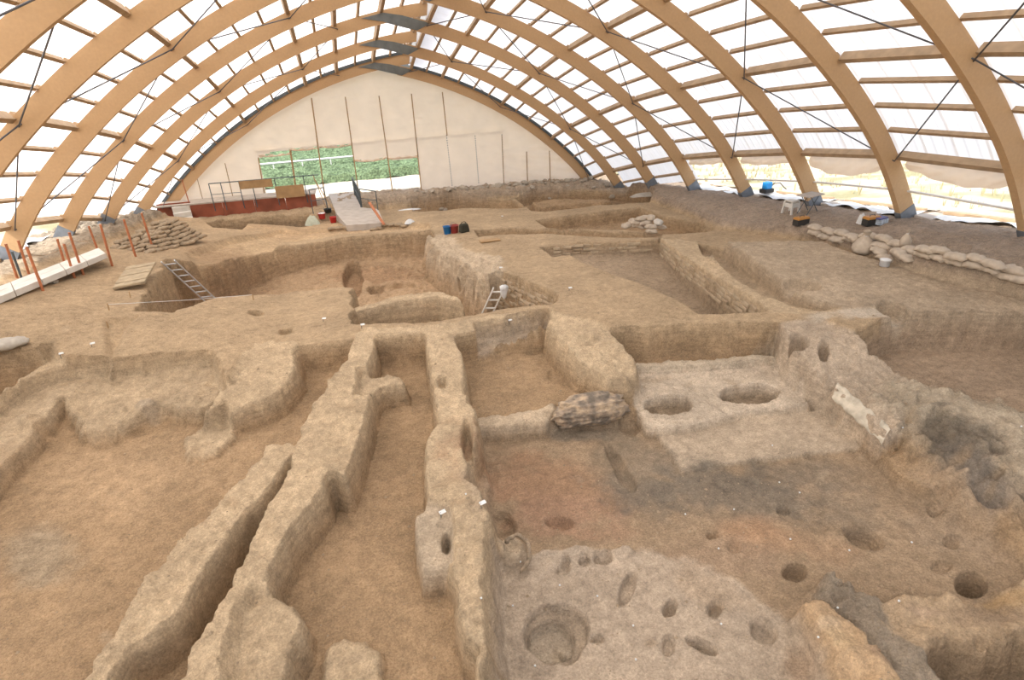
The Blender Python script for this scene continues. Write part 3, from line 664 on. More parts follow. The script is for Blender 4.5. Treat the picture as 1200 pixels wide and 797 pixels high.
# ------------------------------------------------------------------ outside: dry ground, crop field
def outside(x, y):
    z = np.where(x > 0, 1.48 - .107 * np.clip(y, -60, 37), 1.6 - .08 * np.clip(y, -60, 37))
    g = -2.45 + 0 * x
    return np.where(y > 37, g, z)
def field_mesh(x0, x1, y0, y1, nx, ny, zf, skip=None, amp=.1):
    xs = np.linspace(x0, x1, nx); ys = np.linspace(y0, y1, ny); XX, YY = np.meshgrid(xs, ys)
    ZZ = zf(XX, YY) + fbm(XX, YY, .5, 4, 41) * amp
    v = np.stack([XX.ravel(), YY.ravel(), ZZ.ravel()], 1); f = []
    for j in range(ny - 1):
        for i in range(nx - 1):
            if skip and skip((xs[i] + xs[i + 1]) / 2, (ys[j] + ys[j + 1]) / 2): continue
            a = j * nx + i; f.append((a, a + 1, a + nx + 1, a + nx))
    return MB().add(v.tolist(), f)
def dry_grass_material():
    m = mat('dry_grass_ground', (.62, .52, .36), .95, noise=.25, nscale=.7, bump=.08, bscale=4); t = m.node_tree; b = t.nodes['Principled BSDF']
    tc = t.nodes.new('ShaderNodeTexCoord'); n = t.nodes.new('ShaderNodeTexNoise'); n.inputs['Scale'].default_value = .45; n.inputs['Detail'].default_value = 8
    r = t.nodes.new('ShaderNodeValToRGB'); e = r.color_ramp.elements
    e[0].position = .36; e[0].color = (.30, .28, .16, 1); e[1].position = .55; e[1].color = (.55, .48, .37, 1); q = r.color_ramp.elements.new(.45); q.color = (.47, .40, .28, 1)
    t.links.new(tc.outputs['Object'], n.inputs[0]); t.links.new(n.outputs[0], r.inputs[0]); t.links.new(r.outputs[0], b.inputs['Base Color']); return m
DRY = dry_grass_material()
hole = lambda x, y: -14.4 < x < 14.4 and -6 < y < 36.0
field_mesh(14.0, 120, -40, 41, 150, 110, outside, hole, .12).build('ground', DRY, kind='structure', label='dry grass slope outside on the right', smooth=True)
field_mesh(-120, -14.0, -40, 41, 120, 90, outside, hole, .12).build('ground', DRY, kind='structure', label='dry pale slope outside on the left', smooth=True)
field_mesh(-14.0, 14.0, 36.1, 45, 80, 40, lambda x, y: -2.35 + 0 * x, None, .05).build('ground', mat('pale_dust', (.66, .60, .49), .95, noise=.1, nscale=1.5), kind='structure', label='pale dusty track behind the canvas gable', smooth=True)
field_mesh(-14.4, 14.4, -40, .8, 30, 30, lambda x, y: -.45 + 0 * x, None, .1).build('ground', DRY, kind='structure', label='earth behind the camera', smooth=True)
CROP = mat('green_crop', (.165, .235, .125), .8, noise=.6, nscale=7, bump=.1, bscale=9)
xs = np.linspace(-60, 60, 240); ys = np.concatenate([np.linspace(42.6, 62, 130), np.linspace(63, 150, 50)]); XX, YY = np.meshgrid(xs, ys)
ZZ = -2.45 + .42 + RNG.random(XX.shape) * .34 - .5 * (YY < 42.8)
v = np.stack([XX.ravel(), YY.ravel(), ZZ.ravel()], 1).tolist(); nx = len(xs)
MB().add(v, [(j * nx + i, j * nx + i + 1, (j + 1) * nx + i + 1, (j + 1) * nx + i) for j in range(len(ys) - 1) for i in range(nx - 1)]).build('green_crop', CROP, label='bright green crop field seen through the gable openings', cat='crop', kind='stuff')
t = empty('irrigation_pipe', (-4, 47.5, -1.45), label='white irrigation pipe on short stands crossing the green crop field', cat='pipe')
MB().tube([(-14, 0, 0), (14, 0, .1)], .07, 8).build('pipe', WPLAST, t)
for i in range(14): MB().box((-13 + i * 2, 0, -.35), (.08, .08, .7)).build('stand', WPLAST, t)
# dry tussocks on the right slope
m = MB()
for i in range(1500):
    x = random.uniform(15.5, 42); y = random.uniform(6, 44); z = float(outside(np.array(x), np.array(y))); h = random.uniform(.15, .5)
    for q in range(5):
        a = random.uniform(0, 6.28); r = random.uniform(.05, .2); dx, dy = math.cos(a), math.sin(a)
        m.add([(x - dy * .03, y + dx * .03, z - .1), (x + dy * .03, y - dx * .03, z - .1), (x + dx * r, y + dy * r, z + h)], [(0, 1, 2)])
m.build('dry_grass', mat('straw', (.60, .54, .34), .9), label='sparse dry grass tufts on the slope beyond the right openings', cat='grass', kind='stuff')

# canvas rolled up under the right eave
for k, sg, lb in ((4, .18, 'thin sagging canvas roll under the right eave, in the farther open bay'), (5, .42, 'canvas roll sagging like a hammock under the right eave, middle open bay'), (6, .40, 'large canvas roll drooping under the right eave in the nearest open bay'), (3, .12, 'short canvas roll under the right eave, in the farthest open bay')):
    a = Vector(node(k, 1, S_R[4] + .22, .02)); b = Vector(node(k + 1, 1, S_R[4] + .22, .02)); vs = []; n = 26
    a.y -= .2; b.y += .25
    for i in range(n + 1):
        t_ = i / n; p = a.lerp(b, t_); sag = sg * (math.sin(t_ * math.pi) ** .6) * (1 if k != 6 else .5 + .6 * t_)
        for q in range(9):
            u_ = q / 8; vs.append((p.x + .10 * math.sin(u_ * 3.1) + .03 * math.sin(i * 1.3 + q), p.y, p.z + .08 - (sag + .18) * u_ + .02 * math.sin(i * .9 + q * 2)))
    o = MB().add(vs, [(i * 9 + q, i * 9 + q + 1, (i + 1) * 9 + q + 1, (i + 1) * 9 + q) for i in range(n) for q in range(8)]).build('rolled_tarpaulin', CANVAS, smooth=True, label=lb, cat='tarpaulin')

# ------------------------------------------------------------------ things placed on the ground
def ground_at(u, v): return Vector(hit(u, v))
def zg(x, y): return float(H[lookup(x, y)])
def top_over(base, u, v):
    """point straight above (or leaning little from) a base, at the height where the pixel sees it"""
    return Vector(at_y(u, v, base.y))

# brick courses laid bare on the cut faces
floor_o = bpy.data.objects['floor']
BR = []
for i, (l, mi) in enumerate(((.40, 0), (.34, 1), (.46, 2), (.30, 0), (.38, 1))):
    m = MB().box((0, 0, 0), (l, .14, .095)); me = m.mesh('brick', BRICKM[mi], bevel=.014)
    for vv in me.vertices: vv.co += Vector((random.uniform(-.008, .008), random.uniform(-.012, .012), random.uniform(-.006, .006)))
    BR.append((l, me))
def brick_face(a, b, z, w_, depth, d0, rows, lean=0.0, keep=.8):
    """rows of bricks in the cut face below the rim a -> b (pixels at level z); rim seen with the pit on its right-hand side"""
    A = at_z(*a, z); B = at_z(*b, z); d = (B - A)[:2]; Ln = np.hypot(*d); d = d / Ln; nrm = np.array([d[1], -d[0]])
    ang = math.atan2(d[1], d[0])
    for r in range(rows):
        dd = d0 + r * .118; s = random.uniform(0, .25)
        while s < Ln - .2:
            l, me = random.choice(BR)
            if random.random() < keep and s + l < Ln:
                p = A[:2] + d * (s + l / 2); zr = A[2] + (B[2] - A[2]) * (s + l / 2) / Ln; zb = zr - dd
                # find where the face stands at this height and seat the brick in it
                for off in np.arange(-.25, .6, .02):
                    q = p + nrm * off
                    if H[lookup(*q)] < zb: break
                q = p + nrm * (off - .062)
                o = inst(me, 'brick', floor_o); o.location = (q[0], q[1], zb); o.rotation_euler = (random.uniform(-.02, .02), random.uniform(-.02, .02), ang + random.uniform(-.05, .05))
            s += l + .02
EE = lambda x, y: float(base_level(x, y))
brick_face((578, 314), (650, 347), EE, .22, 1.6, .25, 9, keep=.9)
brick_face((774, 281), (897, 361), EE, .12, .6, .14, 4, keep=.85)
brick_face((640, 289), (771, 281), EE, .12, .6, .14, 4, keep=.75)

# sandbags: three shapes, shared
def bag_mesh(seed, mat_, L=.46, W=.32, T=.17):
    r = random.Random(seed); nu, nv = 14, 12; vs = []; fs = []
    for i in range(nu + 1):
        t = i / nu * 2 - 1; e = (1 - abs(t) ** 3.2) ** .5 if abs(t) < 1 else 0
        e = max(e, .30 if i in (0, nu) else .0)
        for k in range(nv):
            a = 2 * math.pi * k / nv; ca, sa = math.cos(a), math.sin(a)
            y = math.copysign(abs(ca) ** .7, ca) * W / 2 * (.35 + .65 * e if i in (0, nu) else e); z = math.copysign(abs(sa) ** .8, sa) * T / 2 * (e if i not in (0, nu) else .16)
            n = .012 * math.sin(7 * t + k * 1.3 + seed) + r.uniform(-.006, .006)
            z += -.05 * (1 - e) * .5 + n; y += n + .015 * math.sin(5 * t + seed)
            vs.append((t * L / 2, y, z + T / 2 - .01 * t * t))
    for i in range(nu):
        for k in range(nv): fs.append((i * nv + k, (i + 1) * nv + k, (i + 1) * nv + (k + 1) % nv, i * nv + (k + 1) % nv))
    fs.append(tuple(range(nv))); fs.append(tuple(reversed([nu * nv + k for k in range(nv)])))
    return MB().add(vs, fs).mesh('sandbag', mat_, smooth=True)
BAGS = [bag_mesh(s, BAG, L, W, T) for s, L, W, T in ((1, .48, .32, .18), (2, .44, .34, .16), (3, .5, .3, .17))]
BAGSD = [bag_mesh(s, BAGD, L, W, T) for s, L, W, T in ((4, .42, .27, .13), (5, .38, .26, .13), (6, .44, .28, .14))]
BAGW = bag_mesh(9, mat('pale_grey_sandbag', (.66, .60, .52), .85, noise=.1, nscale=8, bump=.006, bscale=30), .46, .34, .2)
def bag(x, y, z, rz, me, label, group, rx=0.0, ry=0.0):
    o = inst(me, 'sandbag', label=label, cat='sandbag', group=group); o.location = (x, y, z); o.rotation_euler = (rx, ry, rz); return o
row_b = [(110, 140), (165, 158), (228, 176), (295, 182), (395, 200), (452, 206), (675, 262), (752, 282), (832, 300), (930, 316), (1018, 341), (1112, 370), (1178, 392)]
row_t = [(112, 105), (180, 125), (252, 136), (308, 156), (392, 152), (470, 165), (682, 220), (756, 226), (842, 260), (948, 266), (1036, 298), (1140, 328)]
g_right = 'sandbags stacked two high along the right plateau'
lastp = None
def px_z(p): return 930 + p[0] / 4.444, 240 + p[1] / 4.444
wall_dir = math.atan2(*(np.array(at_z(1180, 332, 0))[:2] - np.array(at_z(960, 275, 0))[:2])[::-1])
ORD = ['first', 'second', 'third', 'fourth', 'fifth', 'sixth', 'seventh', 'eighth', 'ninth', 'tenth', 'eleventh', 'twelfth', 'thirteenth']
bases = []
for i, p in enumerate(row_b):
    u, v = px_z(p); q = ground_at(u, v + 4); bases.append((u, q))
    bag(q.x, q.y, zg(q.x, q.y) - .02, wall_dir + random.uniform(-.25, .25), BAGS[i % 3], '%s bag from the far end in the bottom row of the right sandbag wall' % ORD[i], g_right)
for i, p in enumerate(row_t):
    u, v = px_z(p); k = min(range(len(bases)), key=lambda j: abs(bases[j][0] - u)); q0 = bases[k][1]
    q = at_z(u, v + 3, zg(q0.x, q0.y) + .2)
    bag(q[0], q[1], zg(q0.x, q0.y) + .13, wall_dir + random.uniform(-.3, .3), BAGS[(i + 1) % 3], '%s bag from the far end in the top row of the right sandbag wall' % ORD[i], g_right, random.uniform(-.1, .1), random.uniform(-.1, .1))
for i, (p, lb) in enumerate((((530, 200), 'slumped sandbag just right of the tied sack'), ((440, 240), 'flat sandbag at the foot of the tied sack'), ((480, 278), 'lowest collapsed sandbag in the gap of the right sandbag wall'), ((545, 250), 'wrinkled half-empty sandbag in the gap of the right sandbag wall'),
                             ((605, 232), 'half-empty sandbag beside the upright bag neck'), ((575, 275), 'thin collapsed sandbag next to the small tin'))):
    u, v = px_z(p); q = ground_at(u, v + 3); bag(q.x, q.y, zg(q.x, q.y) - .03, wall_dir + random.uniform(-.6, .6), BAGS[i % 3], lb, 'slumped sandbags in the gap of the right row', ry=random.uniform(-.2, .2))
def tied_sack(p, h, r, lb):
    m = MB(); n = 18; prof_ = [(0, 0), (r * .9, .01), (r * 1.05, h * .16), (r, h * .38), (r * .66, h * .6), (r * .25, h * .75), (r * .16, h * .79), (r * .3, h * .9), (r * .42, h)]
    vs = []; fs = []
    for i, (rr, z) in enumerate(prof_):
        for k in range(n):
            a = 2 * math.pi * k / n; f = 1 + .12 * math.sin(a * 6) * (z / h) + .05 * math.sin(a * 2 + 1); vs.append((rr * f * math.cos(a), rr * f * math.sin(a), z + .02 * math.sin(a * 3) * (z / h)))
    for i in range(len(prof_) - 1):
        for k in range(n): fs.append((i * n + k, i * n + (k + 1) % n, (i + 1) * n + (k + 1) % n, (i + 1) * n + k))
    t_ = empty('tied_sack', p, label=lb, cat='sack'); m.add(vs, fs).build('sack', BAG, t_, smooth=True)
    MB().tube([(r * .19 * math.cos(a * .5236), r * .19 * math.sin(a * .5236), h * .78) for a in range(13)], .008, 5).build('tie', WPLAST, t_)
q = ground_at(*px_z((360, 245))); tied_sack((q.x, q.y, zg(q.x, q.y) - .03), .6, .28, 'full sack tied at the neck in front of the right sandbag wall')
q = ground_at(*px_z((578, 215))); tied_sack((q.x, q.y, zg(q.x, q.y)), .42, .13, 'small upright bag neck sticking up from the slumped sandbags')
# centre pile
cl = ['bright', 'bag']
cen = [(650, 505, 0, 'bottom front'), (500, 410, 0, 'left front'), (820, 425, 0, 'small right-hand'), (290, 375, 0, 'left slope'), (200, 405, 0, 'outermost left'), (420, 400, 0, 'inner left'), (640, 420, .15, 'large middle'), (400, 340, .15, 'upper left'), (560, 350, .17, 'central upper'), (330, 320, .1, 'far left upper'),
       (460, 280, .3, 'top left'), (540, 260, .32, 'top middle'), (640, 262, .32, 'top right-of-middle')]
for i, (a, b, dz_, lb) in enumerate(cen):
    u, v = 720 + a / 15, 235 + b / 15; q = at_z(u, v + 1.5, -1.35 + dz_); g = max(zg(q[0], q[1]), -1.55)
    bag(q[0], q[1], -1.47 + dz_, random.uniform(0, 3), BAGS[i % 3], '%s sandbag in the pale pile at the middle right' % lb, 'sandbags piled in the middle-right trench', random.uniform(-.1, .1), random.uniform(-.1, .1))
q = at_z(771, 258, -1.05); bag(q[0], q[1], -1.22, .9, BAGW, 'whitest sandbag, top right of the pale pile at the middle right', 'sandbags piled in the middle-right trench', .25)
# big dusty pile at the left
pc = ground_at(214, 290); ax = Vector(ground_at(235, 283)) - Vector(ground_at(178, 293)); ax.z = 0; Lx = ax.length; ax.normalize(); ay = Vector((-ax.y, ax.x, 0))
n_ = 0
for lay in range(7):
    for r in range(5):
        cnt = 9 - lay
        for c in range(cnt):
            if r + lay * .6 > 4.6: continue
            s = (c - (cnt - 1) / 2) * .32 + lay * .16 + random.uniform(-.06, .06); t_ = .2 + (r + lay * .45) * .36 + random.uniform(-.06, .06)
            p = pc + ax * s + ay * t_; gg = zg(p.x, p.y)
            bag(p.x, p.y, max(gg, pc.z) - .03 + lay * .105, math.atan2(ax.y, ax.x) + random.uniform(-.5, .5), BAGSD[n_ % 3], 'dusty brown sandbag %s of the big heap below the pale steps' % (['in the bottom layer', 'in the second layer', 'in the third layer', 'in the fourth layer', 'in the fifth layer', 'near the top', 'on the very top'][lay]), 'dusty sandbags heaped at the left back', random.uniform(-.15, .15), random.uniform(-.15, .15)); n_ += 1
for i in range(13):
    u = 388 + i * 7.2 + random.uniform(-1, 1); v = 269 - .0 * i + random.uniform(-1.5, 1) - (3 if i > 8 else 0)
    q = ground_at(u, v); bag(q.x, q.y, zg(q.x, q.y) - .03, random.uniform(-.6, .6), BAGSD[i % 3], 'flattened brown sandbag lying in the row behind the terrace, right of the red buckets', 'flat sandbags in a row near the red buckets')
q = ground_at(6, 409); bag(q.x, q.y, q.z, .25, bag_mesh(12, mat('grey_woven_bag', (.50, .45, .38), .9, noise=.15, nscale=9, bump=.006), .85, .42, .2), 'long grey woven bag lying alone on the plateau at the left edge', 'single bag at the left edge')

# walkway of white boards with posts
WZ = lambda x, y: .28 - .07 * (y - 16.8)
e0, e1 = at_z(-60, 372, WZ), at_z(124, 296.5, WZ); f0, f1 = at_z(-60, 345, WZ), at_z(124, 285, WZ)
t = empty('board_walkway', (0, 0, 0), label='white board walkway along the left side under the posts', cat='walkway')
e0, e1, f0, f1 = map(Vector, (e0, e1, f0, f1))
for row in range(2):
    for i in range(6):
        a = e0.lerp(e1, (i + .01) / 6); b = e0.lerp(e1, (i + .99) / 6); w0 = (f0 - e0).normalized()
        wd = .62; off = w0 * (row * (wd + .02)); ww = w0 * wd; th = Vector((0, 0, .16))
        vs = [a + off - th, b + off - th, b + off + ww - th, a + off + ww - th, a + off, b + off, b + off + ww, a + off + ww]
        MB().add(vs, [(0, 3, 2, 1), (4, 5, 6, 7), (0, 1, 5, 4), (1, 2, 6, 5), (2, 3, 7, 6), (3, 0, 4, 7)]).build('board', WHITEB, t, bevel=.008)
posts = [(17.5, 320, 6.8, 286, 'pale orange post leaning at the far left edge'), (31, 314.7, 21.4, 282, 'second orange post from the left edge, behind the boards'), (46, 330, 31, 289, 'tall rusty post at the near edge of the boards'), (71.7, 298, 67, 280, 'short bright orange post behind the boards'),
         (82, 312, 75, 286, 'thin rusty post at the near edge, next to the tallest orange post'), (92.5, 308, 81, 272.4, 'tallest orange post near the middle of the boards'), (111.5, 284, 104, 265, 'dull red post behind the end of the boards'), (126, 296, 117.5, 263, 'orange post at the far end of the white boards'),
         (153.6, 284, 145, 257, 'rusty post on the earth path beyond the boards'), (174, 274, 165.7, 249.7, 'ochre post on the earth path nearest the sandbag heap')]
tops = []
for u, v, u2, v2, lb in posts:
    q = at_z(u, v, WZ); q = Vector(q); z0 = min(zg(q.x, q.y), q.z) - .1; tp = top_over(q, u2, v2); r_ = .035
    MB().tube([(q.x, q.y, z0), (tp.x, tp.y, tp.z)], r_, 7).build('fence_post', ORANGE, label=lb, cat='post'); tops.append(tp)
q = Vector(at_z(24, 323, WZ)); tp = top_over(q, 14, 295)
MB().tube([(q.x, q.y, q.z - .2), tuple(tp)], .03, 7).build('fence_post', DSTEEL, label='black metal post among the orange posts at the left', cat='post')
for (i, j) in ((5, 7), (7, 8), (8, 9), (2, 5)):
    a, b = tops[i], tops[j]; pts = [a.lerp(b, k / 10) - Vector((0, 0, .25 + .12 * math.sin(k / 10 * math.pi))) for k in range(11)]
    MB().tube(pts, .006, 5).build('rope', PLY, label='thin rope %s' % {5: 'between tallest orange post and post at the board end', 7: 'from the last board post to the rusty path post', 8: 'between the two posts on the earth path', 2: 'between the near rusty post and the tallest orange post'}[i], cat='rope')

# ladders
def ladder(name, a, b, wvec, n, mt, lb, r=.02):
    a, b = Vector(a), Vector(b); wv = Vector(wvec); t_ = empty(name, b, label=lb, cat='ladder')
    for s in (0, 1): MB().beam(a + wv * s - b, wv * s, .03, .07, (0, -1, .3)).build('rail', mt, t_)
    for i in range(n):
        p = (a - b) * ((i + .5) / n); MB().tube([p, p + wv], r, 6).build('rung', mt, t_)
    return t_
ta = at_z(189, 307, -.25); tb = at_z(251, 363, -2.4)
ladder('ladder', ta, tb, (.38, -.06, .02), 9, ALU, 'long aluminium ladder leaning into the deep pit at its left end')
ta = (.96, 15.85, -1.1); tb = (.40, 16.15, -2.4)
lt = ladder('stepladder', ta, tb, (.29, -.13, 0), 5, WHITEB, 'short white stepladder standing in the small shaft by the brick face', .03)
q = Vector((1.2, 15.62, -1.08)); m = MB(); n = 12
vs = [];
for i in range(9):
    for k in range(n):
        a = 2 * math.pi * k / n; rr = (.04, .12, .13, .11, .10, .10, .08, .06, .02)[i] * (1 + .15 * math.sin(3 * a + i)); vs.append((rr * math.cos(a), rr * math.sin(a) * .7, .12 - i * .055))
m.add(vs, [(i * n + k, i * n + (k + 1) % n, (i + 1) * n + (k + 1) % n, (i + 1) * n + k) for i in range(8) for k in range(n)])
m.build('cloth', WPLAST, smooth=True, loc=tuple(q), label='white cloth bundle hanging on the top of the white stepladder', cat='cloth')

# board of planks by the pit
c4 = [Vector(ground_at(u, v)) for u, v in ((133, 341), (173, 341.5), (188, 325), (152, 323))]
zt = max(c.z for c in c4) + .03; t = empty('plank_platform', c4[0], label='weathered plank board lying on the plateau left of the long ladder', cat='board')
for i in range(6):
    a0, a1 = c4[0].lerp(c4[3], i / 6 + .01), c4[0].lerp(c4[3], (i + 1) / 6 - .01); b0, b1 = c4[1].lerp(c4[2], i / 6 + .01), c4[1].lerp(c4[2], (i + 1) / 6 - .01)
    vs = []
    for zz in (zt, zt + .06 + .008 * (i % 2)):
        for p in (a0, b0, b1, a1): vs.append((p.x - c4[0].x, p.y - c4[0].y, zz - c4[0].z))
    MB().add(vs, [(3, 2, 1, 0), (4, 5, 6, 7), (0, 1, 5, 4), (1, 2, 6, 5), (2, 3, 7, 6), (3, 0, 4, 7)]).build('plank', mat('weathered_plank', (.46, .36, .23), .85, noise=.2, nscale=6) if i == 0 else bpy.data.materials['weathered_plank'], t, bevel=.005)

# buckets
def bucket(u, v, r, h, col, lb, tilt=0.0, lid=None, handle=True):
    q = ground_at(u, v); t_ = empty('bucket', (q.x, q.y, zg(q.x, q.y) - .01), random.uniform(0, 3), label=lb, cat='bucket'); t_.rotation_euler.x = tilt
    mt = mat('bucket_plastic', col, .45)
    MB().lathe([(.001, 0), (r * .78, 0), (r * .8, .01), (r, h * .96), (r * 1.06, h * .97), (r * 1.06, h), (r * .96, h), (r * .76, .03), (.001, .03)], 20).build('body', mt, t_, smooth=True)
    if handle: MB().tube([(r * 1.04 * math.cos(a), r * .45 * math.sin(a), h + .0 + r * .55 * math.sin(a)) for a in [math.pi * i / 10 for i in range(11)]], .007, 5).build('handle', ROD, t_)
    if lid: MB().lathe([(.001, h + .01), (r * .9, h), (r * .92, h - .04)], 16).build('lid', lid, t_, label='white fill')
bucket(391, 261, .17, .30, (.62, .04, .03), 'bright red bucket standing right of the other one by the ramp')
bucket(378, 257, .19, .28, (.58, .05, .04), 'red bucket filled with something white, beside the white bundle', lid=WPLAST)
bucket(385, 251, .2, .2, (.05, .05, .04), 'low black bucket behind the red buckets at the ramp')
bucket(524.5, 274, .17, .32, (.02, .16, .40), 'blue bucket at the edge of the deep pit')
bucket(533, 273, .18, .33, (.33, .05, .04), 'dark red bucket between the blue bucket and the black bag')
q = ground_at(544, 272); t = empty('tool_bag', (q.x, q.y, zg(q.x, q.y)), .3, label='black carrying bag with a handle right of the dark red bucket', cat='bag')
MB().box((0, 0, .17), (.42, .28, .34), taper=.78).build('body', mat('black_fabric', (.05, .045, .03), .9), t, bevel=.04)
MB().tube([(.12 * math.cos(a), 0, .33 + .09 * math.sin(a)) for a in [math.pi * i / 8 for i in range(9)]], .014, 6).build('handle', mat('black_strap', (.04, .04, .03), .8), t)
# white bundle and sheets
def crumple(name, u, v, rx, ry, h, mt, lb, cat, seed=0):
    q = ground_at(u, v); n = 16; vs = [(0, 0, h)]; fs = []; rr = random.Random(seed)
    for i in range(1, 7):
        for k in range(n):
            a = 2 * math.pi * k / n; f = i / 6; w_ = 1 + .18 * math.sin(2 * a + seed) + .1 * math.sin(5 * a + seed * 2)
            vs.append((rx * f * w_ * math.cos(a), ry * f * w_ * math.sin(a), h * (1 - f ** 2.2) + h * .22 * rr.uniform(-1, 1) * (1 - f) - (.03 if i == 6 else 0)))
    for k in range(n): fs.append((0, 1 + k, 1 + (k + 1) % n))
    for i in range(5):
        for k in range(n): a = 1 + i * n; fs.append((a + k, a + n + k, a + n + (k + 1) % n, a + (k + 1) % n))
    MB().add(vs, fs).build(name, mt, smooth=True, loc=(q.x, q.y, zg(q.x, q.y)), label=lb, cat=cat)
crumple('cloth_bundle', 367, 263, .36, .3, .42, mat('pale_green_cloth', (.58, .60, .47), .85, noise=.12, nscale=8), 'pale greenish cloth bundle left of the red buckets', 'bundle', 3)
crumple('plastic_sheet', 434, 259, .35, .22, .08, WPLAST, 'small white plastic sheet on the sandbag row below the ramp', 'sheet', 5)
crumple('paper_bag', 480, 261, .24, .16, .16, WPLAST, 'crumpled white paper bag on the terrace between ramp and blue bucket', 'bag', 6)
crumple('plastic_sheet', 478, 246, .6, .15, .06, WPLAST, 'torn white plastic strip at the left end of the far trench', 'sheet', 7)
crumple('plastic_sheet', 762, 229, 1.0, .5, .08, mat('dusty_plastic', (.55, .49, .41), .7, noise=.2, nscale=3), 'dusty plastic sheeting over the rim of the farthest right trench', 'sheet', 8)

# platform with red-brown boards, railing, steps
PZ = -1.95; A = Vector(at_z(226, 255, PZ)); B = Vector(at_z(372, 241.5, PZ))
t = empty('viewing_platform', A, label='long timber platform with red-brown front boards in front of the canvas gable', cat='platform')
dv = (B - A); Ld = dv.length; dv.normalize(); nv = Vector((-dv.y, dv.x, 0)); HT = .64
for i in range(4):
    a = dv * (Ld * i / 4 + .01); b = dv * (Ld * (i + 1) / 4 - .01); MB().beam(a + Vector((0, 0, HT / 2 - .35)), b + Vector((0, 0, HT / 2 - .35)), .05, HT + .7).build('front_board', REDW, t)
bk = max(.5, 35.3 - A.y)
m = MB(); m.add([tuple(-dv * 1.6 + nv * -.05 + Vector((0, 0, HT))), tuple(dv * Ld + nv * -.05 + Vector((0, 0, HT))), tuple(dv * Ld + nv * bk + Vector((0, 0, HT))), tuple(-dv * 1.6 + nv * bk + Vector((0, 0, HT))),
                 tuple(-dv * 1.6 + nv * -.05 + Vector((0, 0, HT + .07))), tuple(dv * Ld + nv * -.05 + Vector((0, 0, HT + .07))), tuple(dv * Ld + nv * bk + Vector((0, 0, HT + .07))), tuple(-dv * 1.6 + nv * bk + Vector((0, 0, HT + .07)))],
                [(3, 2, 1, 0), (4, 5, 6, 7), (0, 1, 5, 4), (1, 2, 6, 5), (2, 3, 7, 6), (3, 0, 4, 7)]); m.build('deck', CONC, t)
MB().beam(-dv * 1.6 + nv * .25 + Vector((0, 0, .3)), nv * .25 + Vector((0, 0, .3)), .05, .95).build('front_board', REDW, t)
# railing in front of the deck
t = empty('railing', A, label='dark metal railing on the red-brown platform with two plywood boards on it', cat='railing'); RH = 1.0
s_at = lambda f: dv * (Ld * f) + nv * -.12
top = []
for i, f in enumerate((.19, .28, .42, .52, .70, .93)):
    b_ = s_at(f); MB().tube([b_ + Vector((0, 0, .25)), b_ + Vector((0, 0, HT + RH))], .025, 6).build('upright', DSTEEL, t)
MB().tube([s_at(.19) + Vector((0, 0, HT + RH)), s_at(1.05) + Vector((0, 0, HT + RH))], .028, 6).build('top_rail', DSTEEL, t)
MB().tube([s_at(.19) + Vector((0, 0, HT + .45)), s_at(.42) + Vector((0, 0, HT + .45))], .015, 6).build('middle_rail', DSTEEL, t)
MB().beam(s_at(.42) + nv * -.05 + Vector((0, 0, HT + RH - .2)), s_at(.68) + nv * -.05 + Vector((0, 0, HT + RH - .2)), .03, .40).build('plywood_board', PLY, t)
MB().beam(s_at(.69) + nv * -.05 + Vector((0, 0, HT + .28)), s_at(.92) + nv * -.05 + Vector((0, 0, HT + .28)), .03, .62).build('plywood_board', PLY, t)
q = Vector(at_z(228, 253, PZ)); MB().tube([(0, 0, 0), (-.05, 0, 1.95)], .03, 6).build('fence_post', ORANGE, loc=tuple(q + Vector((-.05, -.1, -.05))), label='red post at the left end of the platform beside the steps', cat='post')
# pale steps
t = empty('steps', Vector(at_z(206, 262, PZ - .05)), label='three pale steps leading up to the left end of the platform', cat='steps'); o0 = t.location
u0 = Vector(at_z(227, 259, PZ - .05)) - o0; u0.z = 0; un = Vector((-u0.y, u0.x, 0)).normalized()
for i in range(3):
    a = un * (.3 * i + .2) + Vector((0, 0, .24 * i + .1)); MB().beam(a, a + u0, .42, .24).build('step', WHITEB, t, bevel=.02)
    o_ = t.children[-1]
    o_.location.z = -.02
for i, (uu, vv) in enumerate(((199, 259), (199, 255), (201, 262))):
    q = at_z(uu, vv, PZ); bag(q[0], q[1], PZ + .02 + (.15 if i == 1 else 0), .4, BAGS[i], ['pale sandbag propped left of the steps', 'upper pale sandbag left of the steps', 'front pale sandbag left of the steps'][i], 'pale sandbags beside the steps')

# concrete ramp and its railings
RZ0, RZ1 = -1.80, -1.98
pts = [at_y(384, 222, 36.4), at_y(414, 222, 36.4)]
pts = [Vector((p[0], 36.4, -1.85)) for p in pts] + [Vector(at_z(450, 261, -1.95)), Vector(at_z(406, 264, -1.95)), Vector(at_z(394, 250, -1.93))]
mid = Vector(at_z(423, 243, -1.93)); mid2 = Vector(at_z(443, 245, -1.94))
poly = [pts[0], pts[4], pts[3], pts[2], mid2, mid, pts[1]]
m = MB(); n = len(poly); vs = [tuple(p) for p in poly] + [(p.x, p.y, p.z - .5) for p in poly]
m.add(vs, [tuple(range(n)), tuple(reversed(range(n, 2 * n)))] + [(i, n + i, n + (i + 1) % n, (i + 1) % n) for i in range(n)])
o = m.build('ramp', CONC, label='grey concrete entrance ramp between railings in the gable opening', cat='ramp')
bm = bmesh.new(); bm.from_mesh(o.data); bmesh.ops.recalc_face_normals(bm, faces=bm.faces); bm.to_mesh(o.data); bm.free()
